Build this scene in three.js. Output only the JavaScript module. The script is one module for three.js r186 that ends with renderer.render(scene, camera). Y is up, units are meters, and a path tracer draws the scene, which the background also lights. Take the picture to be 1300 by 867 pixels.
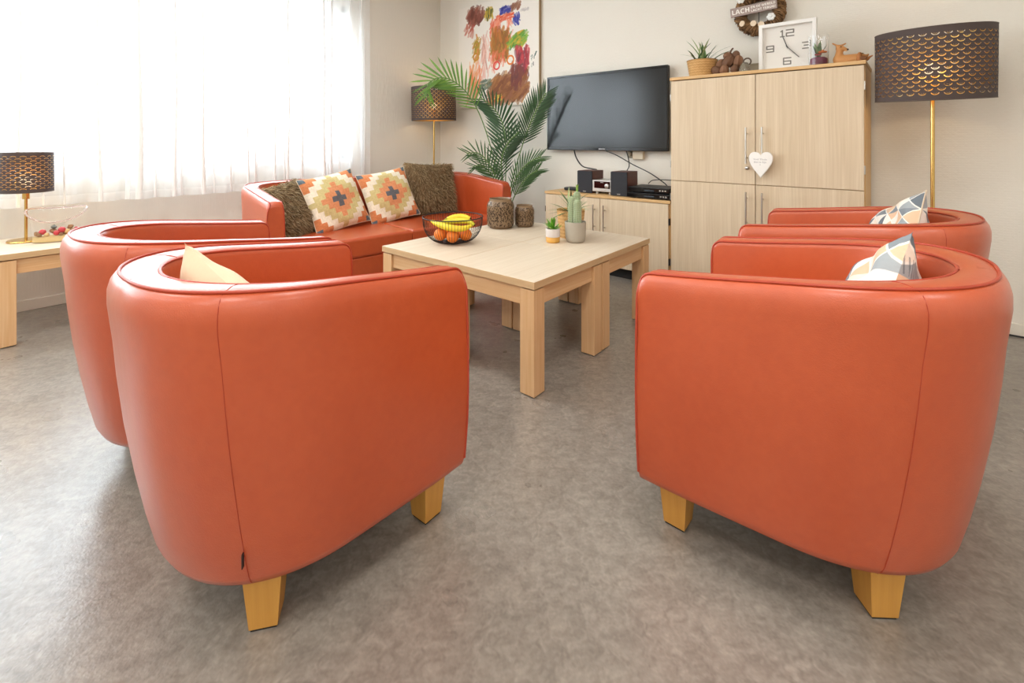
import * as THREE from 'three';
import { RoundedBoxGeometry } from 'three/addons/geometries/RoundedBoxGeometry.js';
import { mergeGeometries, mergeVertices } from 'three/addons/utils/BufferGeometryUtils.js';
import { MarchingCubes } from 'three/addons/objects/MarchingCubes.js';
import { RectAreaLightUniformsLib } from 'three/addons/lights/RectAreaLightUniformsLib.js';

RectAreaLightUniformsLib.init();
const scene = new THREE.Scene();
const renderer = new THREE.WebGLRenderer({ antialias: true });
renderer.toneMapping = THREE.LinearToneMapping;
renderer.toneMappingExposure = 1.35;
renderer.shadowMap.enabled = true;

// ---------- camera: level, wide lens, shifted downwards ----------
const FOCAL = 592, HORIZON = 180;                       // in pixels of a 1300 x 867 picture
const camera = new THREE.PerspectiveCamera(2 * Math.atan((867 - HORIZON) / FOCAL) * 180 / Math.PI, 1300 / 867, 0.05, 100);
camera.position.set(0, 1.1, 0);
camera.rotation.y = 39.8 * Math.PI / 180;
camera.setViewOffset(1300, 2 * (867 - HORIZON), 0, 867 - 2 * HORIZON, 1300, 867);
camera.updateProjectionMatrix();

// ---------- sky: white overcast daylight ----------
scene.background = new THREE.Color().setRGB(0.93, 0.97, 1.0);
scene.backgroundIntensity = 0.85;

// ---------- daylight that falls in through the window opening ----------
const WIN = { z0: -2.62, z1: 2.2, y0: 0.92, y1: 2.5 };
const WALLX = -4.38, WALLZ = -3.87, RIGHTX = 3.1, FRONTZ = 3.4, CEIL = 3.0;
function areaLight(w, h, pos, look, color, intensity, name) {
  const l = new THREE.RectAreaLight(color, intensity, w, h);
  l.position.set(...pos); l.lookAt(...look); l.name = name; scene.add(l); return l;
}
areaLight(WIN.z1 - WIN.z0 - 0.1, WIN.y1 - WIN.y0 - 0.1, [WALLX - 0.17, (WIN.y0 + WIN.y1) / 2, (WIN.z0 + WIN.z1) / 2], [0, (WIN.y0 + WIN.y1) / 2, (WIN.z0 + WIN.z1) / 2],
  new THREE.Color().setRGB(0.80, 0.92, 1.0), 8.2, 'window_daylight');

// ---------- helpers ----------
function rng(seed) { let a = seed >>> 0; return () => { a = (a + 0x6d2b79f5) | 0; let t = Math.imul(a ^ (a >>> 15), 1 | a); t = (t + Math.imul(t ^ (t >>> 7), 61 | t)) ^ t; return ((t ^ (t >>> 14)) >>> 0) / 4294967296; }; }
const R0 = rng(11);
const taken = {};
function numbered(name) { const n = taken[name] = (taken[name] ?? -1) + 1; return n ? `${name}_${String(n).padStart(3, '0')}` : name; }
function shade(o) { o.traverse((c) => { if (c.isMesh) { c.castShadow = true; c.receiveShadow = true; } }); }
function mesh(name, geo, mat, parent) { const m = new THREE.Mesh(geo, mat); m.name = name; m.castShadow = m.receiveShadow = true; if (parent) parent.add(m); return m; }
function thing(name, label, category, pos = [0, 0, 0], turn = 0, group) {
  const o = new THREE.Group(); o.name = numbered(name); o.position.set(...pos); o.rotation.y = turn;
  o.userData = { label, category }; if (group) o.userData.group = group; scene.add(o); return o;
}
function single(name, geo, mat, label, category, pos = [0, 0, 0], turn = 0, group) {
  const o = mesh(numbered(name), geo, mat, scene); o.position.set(...pos); o.rotation.y = turn;
  o.userData = { label, category }; if (group) o.userData.group = group; return o;
}
function struct(name, geo, mat, label, category) { const o = mesh(name, geo, mat, scene); o.userData = { kind: 'structure', label, category }; return o; }
const V = (x, y, z) => new THREE.Vector3(x, y, z);
const lin = (r, g, b) => new THREE.Color().setRGB(r / 255, g / 255, b / 255, THREE.SRGBColorSpace);   // sRGB 0..255
const lerp = THREE.MathUtils.lerp, clamp = THREE.MathUtils.clamp, sstep = THREE.MathUtils.smoothstep;
function bx(x0, x1, y0, y1, z0, z1, r = 0, seg = 2) {
  const w = x1 - x0, h = y1 - y0, d = z1 - z0;
  const g = r > 0 ? new RoundedBoxGeometry(w, h, d, seg, Math.min(r, w / 2.01, h / 2.01, d / 2.01)) : new THREE.BoxGeometry(w, h, d);
  g.translate((x0 + x1) / 2, (y0 + y1) / 2, (z0 + z1) / 2); return g;
}
function tube(pts, r, seg = 24, rad = 6, closed = false) {
  return new THREE.TubeGeometry(new THREE.CatmullRomCurve3(pts.map((p) => (p.isVector3 ? p : V(...p))), closed, 'centripetal'), seg, r, rad, closed);
}
function rod(a, b, r0, r1 = r0, rad = 8) {
  const A = V(...a), B = V(...b), g = new THREE.CylinderGeometry(r1, r0, A.distanceTo(B), rad);
  g.applyQuaternion(new THREE.Quaternion().setFromUnitVectors(V(0, 1, 0), B.clone().sub(A).normalize()));
  const c = A.add(B).multiplyScalar(0.5); g.translate(c.x, c.y, c.z); return g;
}
function lathe(pts, seg = 40) { return new THREE.LatheGeometry(pts.map((p) => new THREE.Vector2(p[0], p[1])), seg); }
function merged(list) { return mergeGeometries(list.map((g) => { const n = g.index ? g.toNonIndexed() : g.clone(); for (const k of Object.keys(n.attributes)) if (!['position', 'normal', 'uv'].includes(k)) n.deleteAttribute(k); if (!n.attributes.uv) n.setAttribute('uv', new THREE.BufferAttribute(new Float32Array(n.attributes.position.count * 2), 2)); return n; })); }
// texture coordinates in metres; grain runs along u
function metreUV(g, grain = 'x', off = null) {
  const p = g.attributes.position, n = g.attributes.normal, uv = new Float32Array(p.count * 2), o = off ?? [R0() * 3, R0() * 3];
  const k = { x: 0, y: 1, z: 2 }[grain];
  for (let i = 0; i < p.count; i++) {
    const P = [p.getX(i), p.getY(i), p.getZ(i)], N = [Math.abs(n.getX(i)), Math.abs(n.getY(i)), Math.abs(n.getZ(i))];
    const m = N[0] >= N[1] && N[0] >= N[2] ? 0 : N[1] >= N[2] ? 1 : 2;
    let a, b;
    if (m === k) { a = P[(k + 1) % 3] * 0.15; b = P[(k + 2) % 3]; } else { a = P[k]; b = P[3 - k - m]; }
    uv[i * 2] = a + o[0]; uv[i * 2 + 1] = b + o[1];
  }
  g.setAttribute('uv', new THREE.BufferAttribute(uv, 2)); return g;
}
// periodic value noise
function makeNoise(seed) {
  const r = rng(seed), T = new Float32Array(65536); for (let i = 0; i < 65536; i++) T[i] = r();
  return (x, y, px, py) => {
    const xi = Math.floor(x), yi = Math.floor(y), fx = x - xi, fy = y - yi, u = fx * fx * (3 - 2 * fx), v = fy * fy * (3 - 2 * fy);
    const at = (i, j) => T[((((i % px) + px) % px) * 57 + (((j % py) + py) % py) * 131 * 7) & 65535];
    return lerp(lerp(at(xi, yi), at(xi + 1, yi), u), lerp(at(xi, yi + 1), at(xi + 1, yi + 1), u), v);
  };
}
function dataTex(w, h, f, srgb = true, repeat = [1, 1]) {
  const d = new Uint8Array(w * h * 4);
  for (let y = 0; y < h; y++) for (let x = 0; x < w; x++) { const c = f(x / w, y / h, x, y), i = (y * w + x) * 4; d[i] = clamp(c[0], 0, 255); d[i + 1] = clamp(c[1], 0, 255); d[i + 2] = clamp(c[2], 0, 255); d[i + 3] = 255; }
  const t = new THREE.DataTexture(d, w, h); t.wrapS = t.wrapT = THREE.RepeatWrapping; t.magFilter = THREE.LinearFilter; t.minFilter = THREE.LinearMipmapLinearFilter; t.generateMipmaps = true;
  if (srgb) t.colorSpace = THREE.SRGBColorSpace; t.repeat.set(...repeat); t.needsUpdate = true; return t;
}
function canvasTex(w, h, draw, srgb = true) {
  const c = document.createElement('canvas'); c.width = w; c.height = h; draw(c.getContext('2d'), w, h);
  const t = new THREE.CanvasTexture(c); if (srgb) t.colorSpace = THREE.SRGBColorSpace; t.wrapS = t.wrapT = THREE.RepeatWrapping; return t;
}
const nA = makeNoise(3), nB = makeNoise(29);
const fbm = (n, u, v, fu, fv, oct) => { let s = 0, a = 0.5, t = 0; for (let k = 0; k < oct; k++) { s += a * n(u * fu, v * fv, fu, fv); t += a; a *= 0.5; fu *= 2; fv *= 2; } return s / t; };
const mix3 = (a, b, t) => [lerp(a[0], b[0], t), lerp(a[1], b[1], t), lerp(a[2], b[2], t)];

// ---------- textures and materials ----------
function woodTex(light, dark, streak = 1) {       // one tile = 1 m along the grain, 0.5 m across
  return dataTex(512, 512, (u, v) => {
    const w = v + 0.012 * (nA(u * 3, v * 4, 3, 4) - 0.5);
    const fine = fbm(nA, u, w, 5, 110, 2), mid = fbm(nB, u, w, 2, 22, 3), big = fbm(nA, u, w, 1, 5, 2);
    let t = clamp(0.5 + streak * ((fine - 0.5) * 0.9 + (mid - 0.5) * 0.9 + (big - 0.5) * 0.5), 0, 1);
    return mix3(light, dark, t);
  }, true, [1, 2]);
}
const std = (o) => new THREE.MeshStandardMaterial(o), phys = (o) => new THREE.MeshPhysicalMaterial(o);
const fineBump = dataTex(256, 256, (u, v) => { const k = 255 * (0.5 * nA(u * 128, v * 128, 128, 128) + 0.3 * nB(u * 64, v * 64, 64, 64) + 0.2 * nA(u * 24, v * 24, 24, 24)); return [k, k, k]; }, false);
const weaveBump = dataTex(256, 256, (u, v) => { const a = 0.5 + 0.5 * Math.sin(u * Math.PI * 2 * 32), b = 0.5 + 0.5 * Math.sin(v * Math.PI * 2 * 32), k = 255 * (0.35 * Math.max(a, b) + 0.65 * nA(u * 40, v * 40, 40, 40)); return [k, k, k]; }, false);
const wallBump = weaveBump.clone(); wallBump.repeat.set(2.2, 2.2); wallBump.needsUpdate = true;
const leatherBump = fineBump.clone(); leatherBump.repeat.set(6, 6); leatherBump.needsUpdate = true;
const M = {};
M.wall = std({ color: lin(235, 230, 220), roughness: 0.9, bumpMap: wallBump, bumpScale: 0.0011 });
M.ceiling = std({ color: lin(240, 238, 232), roughness: 0.95 });
M.base = std({ color: lin(232, 226, 214), roughness: 0.6 });
const floorTex = dataTex(1024, 1024, (u, v) => {
  const a = fbm(nA, u, v, 16, 16, 2), b = fbm(nB, u, v, 60, 60, 2), c = fbm(nA, u + 0.02 * b, v - 0.02 * b, 140, 140, 2), d = nB(u * 380, v * 380, 380, 380);
  const t = clamp(0.5 + (a - 0.5) * 0.12 + (b - 0.5) * 0.35 + (c - 0.5) * 0.85 + (d - 0.5) * 0.4, 0, 1);
  return mix3([120, 113, 105], [158, 150, 140], t);
}, true, [0.5, 0.5]);
const floorRough = dataTex(512, 512, (u, v) => { const k = 255 * clamp(0.33 + 0.22 * (fbm(nB, u, v, 12, 12, 4) - 0.5), 0, 1); return [k, k, k]; }, false, [0.5, 0.5]);
const floorBump = fineBump.clone(); floorBump.repeat.set(3, 3); floorBump.needsUpdate = true;
M.floor = phys({ map: floorTex, ior: 1.6, clearcoat: 0.4, clearcoatRoughness: 0.26, roughness: 1, roughnessMap: floorRough, bumpMap: floorBump, bumpScale: 0.0006 });
const leatherTex = dataTex(512, 512, (u, v) => { const a = fbm(nA, u, v, 6, 6, 4), b = fbm(nB, u, v, 60, 60, 2), t = clamp(0.5 + (a - 0.5) * 0.8 + (b - 0.5) * 0.5, 0, 1); return mix3([184, 75, 34], [196, 86, 43], t); });
M.leather = phys({ map: leatherTex, roughness: 0.4, ior: 1.55, bumpMap: leatherBump, bumpScale: 0.0003, clearcoat: 0.55, clearcoatRoughness: 0.3 });
M.piping = phys({ color: lin(176, 66, 42), roughness: 0.42 });
M.under = std({ color: lin(30, 28, 27), roughness: 0.95 });
M.legOak = std({ map: woodTex([214, 160, 78], [196, 140, 62], 0.7), roughness: 0.42 });
M.beech = std({ map: woodTex([230, 194, 150], [212, 166, 116], 0.8), roughness: 0.42 });
M.tableTop = std({ map: woodTex([229, 215, 196], [213, 196, 173], 0.8), roughness: 0.38 });
M.band = std({ map: woodTex([214, 184, 142], [198, 164, 120], 0.7), roughness: 0.45 });
M.oak = std({ map: woodTex([226, 207, 180], [208, 186, 155], 0.9), roughness: 0.5 });
M.oakEdge = std({ map: woodTex([222, 184, 130], [204, 162, 108], 0.8), roughness: 0.5 });
M.steel = std({ color: lin(200, 196, 190), roughness: 0.32, metalness: 1 });
M.brass = std({ color: lin(214, 178, 108), roughness: 0.24, metalness: 1 });
M.black = std({ color: lin(24, 24, 26), roughness: 0.5 });
M.blackGloss = phys({ color: lin(16, 16, 18), roughness: 0.12 });
M.plinth = std({ color: lin(28, 27, 26), roughness: 0.8 });
M.white = std({ color: lin(240, 239, 236), roughness: 0.5 });
M.glass = phys({ color: 0xffffff, roughness: 0.02, transmission: 1, thickness: 0, ior: 1.5 });
M.soil = std({ color: lin(64, 46, 32), roughness: 1 });

// ================= SETTING =================
struct('floor', metreUV(bx(WALLX - 0.2, RIGHTX + 0.2, -0.12, 0, WALLZ - 0.2, FRONTZ + 0.2), 'x', [0.3, 0.1]), M.floor, 'grey-brown marbled linoleum floor', 'floor');
struct('ceiling', metreUV(bx(WALLX - 0.2, RIGHTX + 0.2, CEIL, CEIL + 0.15, WALLZ - 0.2, FRONTZ + 0.2)), M.ceiling, 'white ceiling', 'ceiling');
struct('wall_back', metreUV(bx(WALLX - 0.2, RIGHTX + 0.2, 0, CEIL, WALLZ - 0.2, WALLZ)), M.wall, 'cream textured wall behind the television and cabinet', 'wall');
struct('wall_right', metreUV(bx(RIGHTX, RIGHTX + 0.2, 0, CEIL, WALLZ, FRONTZ)), M.wall, 'cream side wall', 'wall');
struct('wall_front', metreUV(bx(WALLX - 0.2, RIGHTX + 0.2, 0, CEIL, FRONTZ, FRONTZ + 0.2)), M.wall, 'cream wall at the near end of the room', 'wall');
{ // window wall: pieces round the opening, one mesh
  const a = WALLX - 0.2, b = WALLX, g = merged([bx(a, b, 0, WIN.y0, WALLZ, FRONTZ), bx(a, b, WIN.y1, CEIL, WALLZ, FRONTZ), bx(a, b, WIN.y0, WIN.y1, WALLZ, WIN.z0), bx(a, b, WIN.y0, WIN.y1, WIN.z1, FRONTZ)]);
  struct('wall_left', metreUV(g), M.wall, 'cream window wall behind the sheer curtain', 'wall');
}
struct('baseboard_back', bx(WALLX, RIGHTX, 0, 0.07, WALLZ, WALLZ + 0.012, 0.004), M.base, 'cream baseboard under the television wall', 'baseboard');
struct('baseboard_left', bx(WALLX, WALLX + 0.012, 0, 0.07, WALLZ + 0.012, FRONTZ, 0.004), M.base, 'cream baseboard under the window', 'baseboard');
struct('baseboard_right', bx(RIGHTX - 0.012, RIGHTX, 0, 0.07, WALLZ + 0.012, FRONTZ, 0.004), M.base, 'cream baseboard on the side wall', 'baseboard');
{ // window
  const w = new THREE.Group(); w.name = 'window_1'; scene.add(w); w.userData = { kind: 'structure', label: 'wide white framed window behind the sheer curtain', category: 'window' };
  const xa = WALLX - 0.12, xb = WALLX - 0.05, frames = [];
  frames.push(bx(xa, xb, WIN.y0, WIN.y0 + 0.07, WIN.z0, WIN.z1, 0.005), bx(xa, xb, WIN.y1 - 0.07, WIN.y1, WIN.z0, WIN.z1, 0.005), bx(xa, xb, WIN.y0, WIN.y1, WIN.z0, WIN.z0 + 0.06, 0.005), bx(xa, xb, WIN.y0, WIN.y1, WIN.z1 - 0.06, WIN.z1, 0.005));
  mesh('window_frame', merged(frames), M.white, w);
  const posts = [[-1.90, -1.73], [0.2, 0.32]];
  for (const [p0, p1] of posts) mesh('window_post', bx(xa, xb, WIN.y0 + 0.07, WIN.y1 - 0.07, p0, p1, 0.005), M.white, w);
  mesh('ventilation_grille', bx(xa + 0.01, xb + 0.01, 2.28, 2.43, -2.56, -1.90, 0.005), M.white, w);
  for (const [z0, z1] of [[-2.56, -1.90], [-1.73, 0.2], [0.32, 2.14]]) mesh('pane', bx(xa + 0.03, xa + 0.036, WIN.y0 + 0.07, WIN.y1 - 0.07, z0, z1), M.glass, w);
  mesh('window_sill', bx(WALLX - 0.06, WALLX + 0.04, WIN.y0 - 0.03, WIN.y0 - 0.001, WIN.z0 - 0.03, WIN.z1 + 0.03, 0.006), M.white, w);
}
{ // sheer curtain: one pleated surface with a hem
  const c = thing('sheer_curtain', 'white sheer pleated curtain drawn across the window', 'curtain', [WALLX + 0.12, 0, 0]);
  const z0 = -2.80, z1 = 2.5, n = 900, y0 = 0.685, y1 = 2.93, ny = 10, rr = rng(5);
  const folds = []; for (let z = z0; z < z1;) { const w = 0.05 + rr() * 0.09; folds.push([z, w, 0.014 + rr() * 0.022]); z += w; }
  const depth = (z, t) => { let k = folds.findIndex((f) => z < f[0] + f[1]); if (k < 0) k = folds.length - 1; const f = folds[k], s = (z - f[0]) / f[1]; return (k % 2 ? 1 : -1) * f[2] * Math.sin(s * Math.PI) * (0.75 + 0.45 * t) + 0.012 * Math.sin(z * 5 + t); };
  const strip = (ya, yb, rows) => {
    const pos = [], idx = [], uv = [];
    for (let j = 0; j <= rows; j++) for (let i = 0; i <= n; i++) { const y = lerp(ya, yb, j / rows), t = 1 - (y - y0) / (y1 - y0), z = lerp(z0, z1, i / n); pos.push(depth(z + 0.012 * t * Math.sin(z * 9), t), y, z); uv.push(z, y); }
    for (let j = 0; j < rows; j++) for (let i = 0; i < n; i++) { const a = j * (n + 1) + i, b = a + 1, d = a + n + 1, e = d + 1; idx.push(a, d, b, b, d, e); }
    const g = new THREE.BufferGeometry(); g.setAttribute('position', new THREE.Float32BufferAttribute(pos, 3)); g.setAttribute('uv', new THREE.Float32BufferAttribute(uv, 2)); g.setIndex(idx); g.computeVertexNormals(); return g;
  };
  M.sheer = phys({ color: lin(250, 250, 250), roughness: 1, transmission: 0.5, thickness: 0, transparent: true, opacity: 0.6, side: THREE.DoubleSide, specularIntensity: 0 });
  M.hem = phys({ color: lin(250, 250, 250), roughness: 1, transmission: 0.5, thickness: 0, transparent: true, opacity: 0.75, side: THREE.DoubleSide, specularIntensity: 0 });
  mesh('cloth', strip(y0 + 0.06, y1, ny), M.sheer, c);
  mesh('hem', strip(y0, y0 + 0.06, 2), M.hem, c);
  // gathered pleats: narrow folds where the cloth lies several layers thick
  const pleatMats = [0.004, 0.015, 0.03].map((k) => phys({ color: lin(250, 250, 250), roughness: 1, transmission: k, thickness: 0, side: THREE.DoubleSide, specularIntensity: 0 }));
  for (let z = z0 + 0.04; z < z1;) {
    const w = 0.010 + 0.034 * rr() * rr(), rows = 14, m = 6, pos = [], idx = [], lean = (rr() - 0.5) * 0.05, top = rr() < 0.3 ? lerp(y0 + 0.9, y1, rr()) : y1;
    for (let j = 0; j <= rows; j++) for (let i = 0; i <= m; i++) { const y = lerp(y0 + 0.002, top, j / rows), t = 1 - (y - y0) / (y1 - y0), a = i / m * Math.PI, ww = w * (0.55 + 0.6 * t) * (top < y1 ? Math.sqrt(1 - 0.98 * j / rows) : 1), zc = z + lean * t + 0.006 * Math.sin(y * 4 + z * 7); pos.push(depth(clamp(zc, z0, z1), t) + 0.004 + 0.4 * ww * Math.sin(a), y, zc + Math.cos(a) * ww / 2); }
    for (let j = 0; j < rows; j++) for (let i = 0; i < m; i++) { const a = j * (m + 1) + i, b = a + 1, d = a + m + 1, e = d + 1; idx.push(a, d, b, b, d, e); }
    const g = new THREE.BufferGeometry(); g.setAttribute('position', new THREE.Float32BufferAttribute(pos, 3)); g.setIndex(idx); g.computeVertexNormals();
    mesh('pleat', g, pleatMats[Math.floor(rr() * 3)], c);
    z += 0.03 + rr() * 0.14;
  }
  mesh('curtain_rail', bx(-0.03, 0.03, 2.93, 2.965, z0 - 0.02, z1 + 0.1), M.white, c);
}
// outside the window
struct('terrace', bx(-30, WALLX - 0.2, -0.3, -0.15, -25, 25), std({ color: lin(186, 184, 178), roughness: 0.9 }), 'pale paved ground outside the window', 'ground');
{
  const b = thing('neighbour_building', 'pale low building with a pitched roof seen faintly through the curtain', 'building', [-19, -0.15, -6]);
  mesh('wall', bx(-3, 0, 0, 3.0, -6, 10), std({ color: lin(206, 204, 200), roughness: 0.9 }), b);
  const s = new THREE.Shape([new THREE.Vector2(-3.4, 3), new THREE.Vector2(0.4, 3), new THREE.Vector2(-1.5, 4.4)]); const e = new THREE.ExtrudeGeometry(s, { depth: 16.6, bevelEnabled: false }); e.translate(0, 0, -6.3);
  mesh('roof', e, std({ color: lin(168, 160, 154), roughness: 0.9 }), b);
  for (const z of [-4, -1, 2, 5, 8]) mesh('window', bx(0, 0.03, 0.9, 2.2, z - 0.6, z + 0.6), std({ color: lin(150, 158, 164), roughness: 0.2 }), b);
  const u = thing('garden_parasol', 'open pale parasol outside seen faintly through the curtain', 'parasol', [-8.2, -0.15, -2.2]);
  mesh('canopy', lathe([[0.02, 3.15], [1.0, 2.85], [1.9, 2.5], [1.9, 2.35], [1.88, 2.49], [1.0, 2.83], [0.02, 3.12]], 8), std({ color: lin(214, 212, 206), roughness: 0.9, side: THREE.DoubleSide }), u);
  mesh('pole', rod([0, 0, 0], [0, 3.15, 0], 0.03), M.steel, u);
  mesh('base', lathe([[0, 0], [0.3, 0], [0.3, 0.06], [0.05, 0.12], [0, 0.12]]), std({ color: lin(120, 120, 120) }), u);
}
// ceiling lights: square panels; each gives its light just under its diffuser
M.diffuser = std({ color: 0xffffff, emissive: new THREE.Color().setRGB(1, 0.95, 0.88), emissiveIntensity: 3.0 });
{
  const spots = [], rowName = ['in the row nearest the television', 'in the middle row', 'in the row farthest from the television'], colName = ['on the window side', 'mid-room', 'on the side wall side'];
  [-2.6, -0.3, 2.0].forEach((x, i) => [-1.1, 0.7, 2.5].forEach((z, j) => spots.push([x, z, `square ceiling panel light ${colName[i]}, ${rowName[j]}`])));
  for (const [x, z, label] of spots) {
    const t = thing('ceiling_light', label, 'ceiling light', [x, CEIL, z], 0, 'square ceiling panel lights');
    mesh('frame', merged([bx(-0.32, 0.32, -0.05, 0, -0.32, -0.3), bx(-0.32, 0.32, -0.05, 0, 0.3, 0.32), bx(-0.32, -0.3, -0.05, 0, -0.3, 0.3), bx(0.3, 0.32, -0.05, 0, -0.3, 0.3)]), M.white, t);
    mesh('diffuser', bx(-0.3, 0.3, -0.045, -0.035, -0.3, 0.3), M.diffuser, t);
    areaLight(0.58, 0.58, [x, CEIL - 0.06, z], [x, 0, z + 1e-4], new THREE.Color().setRGB(1, 0.965, 0.915), 12, 'panel_light');
  }
}

// ================= TUB ARMCHAIRS AND SOFA =================
// local frame: front edge at z = 0, back at z = -depth, facing +z
function outline(hw, dep, rc, ex, zf = 0) {
  const pts = [], L = dep - rc, ss = [0, 0.003, 0.008, 0.015, 0.024, 0.034, 0.05, 0.08];
  for (let k = 1; k <= 6; k++) ss.push(lerp(0.08, L, k / 6));
  for (const s of ss) pts.push([hw, zf - s]);
  const nc = 22; for (let k = 1; k <= nc; k++) { const a = k / nc * Math.PI / 2, c = Math.pow(Math.max(Math.cos(a), 1e-9), 2 / ex), s = Math.pow(Math.sin(a), 2 / ex); pts.push([hw - rc + rc * c, zf - L - rc * s]); }
  const back = hw - rc; for (let k = 1; k <= 8; k++) pts.push([lerp(back, -back, k / 8), zf - dep]);
  const half = pts.slice(0, ss.length + nc).reverse(); for (const p of half.slice(1)) pts.push([-p[0], p[1]]);
  return pts;
}
function tubParts(P) {
  // P: hw, dep, rc, ex, yF, yB, bottom, rim, flareB, flareS
  const yTop = (z) => { const s = -z, f = clamp(s / P.dep, 0, 1), y = lerp(P.yF, P.yB, 0.35 * f + 0.65 * sstep(f, -0.15, 0.9)), r = 0.032; const y0 = lerp(P.yF, P.yB, 0.65 * sstep(0, -0.15, 0.9)); return (s < r ? y - (r - Math.sqrt(Math.max(r * r - (r - s) * (r - s), 0))) : y) - y0 + P.yF; };
  const b = P.bottom, rings = [];
  const ring = (inset, insetB, y, rel, flare = 0) => rings.push({ o: outline(P.hw - inset, P.dep - insetB, Math.max(P.rc - inset * 0.5, 0.05), P.ex).map((p) => [p[0] + Math.sign(p[0]) * flare * 0.85 * (1 - sstep(-p[1] / P.dep, 0, 0.75)), p[1]]), y, rel });
  const fl = (t) => [P.flareS * (1 - t), P.flareB * (1 - t)];     // t: 0 at the bottom, 1 at the top
  ring(P.flareS + 0.05, P.flareB + 0.06, b, 0, P.flareS); ring(P.flareS + 0.022, P.flareB + 0.03, b + 0.004, 0, P.flareS); ring(P.flareS + 0.008, P.flareB + 0.012, b + 0.014, 0, P.flareS); ring(P.flareS + 0.001, P.flareB + 0.002, b + 0.034, 0, P.flareS);
  for (const t of [0.12, 0.3, 0.5, 0.7, 0.85]) { const [s, k] = fl(t), bulge = 0.012 * Math.sin(t * Math.PI); ring(s - bulge, k - bulge, t, 2, s); }
  ring(-0.004, -0.004, -0.07, 1); ring(-0.004, -0.004, -0.04, 1); ring(0.001, 0.001, -0.018, 1); ring(0.008, 0.008, -0.006, 1); ring(0.016, 0.016, 0, 1);
  ring(0.035, 0.035, 0.003, 1); ring(P.rim * 0.6, P.rim * 0.6, 0.004, 1); ring(P.rim - 0.012, P.rim - 0.012, 0.0, 1); ring(P.rim - 0.003, P.rim - 0.003, -0.006, 1); ring(P.rim + 0.002, P.rim + 0.002, -0.02, 1); ring(P.rim + 0.006, P.rim + 0.012, -0.1, 1); ring(P.rim + 0.01, P.rim + 0.03, -0.3, 1); ring(P.rim + 0.012, P.rim + 0.035, -0.46, 1);
  const n = rings[0].o.length, pos = [], uv = [], idx = []; let v = 0;
  const yOf = (r, i) => r.rel === 0 ? r.y : r.rel === 1 ? yTop(r.o[i][1]) + r.y : lerp(b + 0.034, yTop(r.o[i][1]) - 0.07, r.y);
  const outer = rings[9].o; const arc = [0]; for (let i = 1; i < n; i++) arc.push(arc[i - 1] + Math.hypot(outer[i][0] - outer[i - 1][0], outer[i][1] - outer[i - 1][1]));
  rings.forEach((r, j) => { if (j) v += j < 10 || j > 18 ? 0.09 : 0.02; for (let i = 0; i < n; i++) { pos.push(r.o[i][0], yOf(r, i), r.o[i][1]); uv.push(arc[i], v); } });
  for (let j = 0; j < rings.length - 1; j++) for (let i = 0; i < n - 1; i++) { const a = j * n + i, c = a + 1, d = a + n, e = d + 1; idx.push(a, c, d, c, e, d); }
  const shell = new THREE.BufferGeometry(); shell.setAttribute('position', new THREE.Float32BufferAttribute(pos, 3)); shell.setAttribute('uv', new THREE.Float32BufferAttribute(uv, 2)); shell.setIndex(idx); shell.computeVertexNormals();
  // arm front panels, slightly domed
  const caps = [];
  for (const i of [0, n - 1]) {
    const poly = rings.map((r) => new THREE.Vector2(r.o[i][0], yOf(r, i))); const tri = THREE.ShapeUtils.triangulateShape(poly, []); const p = [], u = [];
    for (const t of tri) { const T = THREE.ShapeUtils.area(t.map((k) => poly[k])) > 0 ? t : [t[0], t[2], t[1]]; for (const k of T) { p.push(poly[k].x, poly[k].y, 0.0); u.push(poly[k].x, poly[k].y); } }
    const g = new THREE.BufferGeometry(); g.setAttribute('position', new THREE.Float32BufferAttribute(p, 3)); g.setAttribute('uv', new THREE.Float32BufferAttribute(u, 2)); g.computeVertexNormals(); caps.push(g);
  }
  // piping
  const pipe = (jr, up = 0.002) => { const r = rings[jr], pts = []; for (let i = 0; i < n; i++) pts.push(V(r.o[i][0], yOf(r, i) + up, r.o[i][1])); return pts; };
  const front = (i, jr, from) => { const out = []; for (const j of from) out.push(V(rings[j].o[i][0], yOf(rings[j], i), 0.001)); return out; };
  const outerPts = [...front(0, 13, [3, 5, 7, 9, 11]), ...pipe(13).slice(1, -1), ...front(n - 1, 13, [11, 9, 7, 5, 3])];
  const innerPts = [...front(0, 16, [21, 20, 19, 18]), ...pipe(17).slice(1, -1), ...front(n - 1, 16, [18, 19, 20, 21])];
  const piping = merged([tube(outerPts, 0.0038, 320, 6), tube(innerPts, 0.0036, 300, 6)]);
  // vertical seam at chosen outline points
  const seam = (i) => { const pts = []; for (let j = 1; j <= 13; j++) pts.push(V(rings[j].o[i][0], yOf(rings[j], i), rings[j].o[i][1])); return tube(pts, 0.0009, 40, 5); };
  const seamTop = (i) => { const pts = []; for (let j = 13; j <= 17; j++) pts.push(V(rings[j].o[i][0], yOf(rings[j], i), rings[j].o[i][1])); return tube(pts, 0.0009, 12, 5); };
  const inner = rings[rings.length - 2].o;
  return { shell, cap: caps, piping, seam, seamTop, n, inner, rings, yOf };
}
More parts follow.
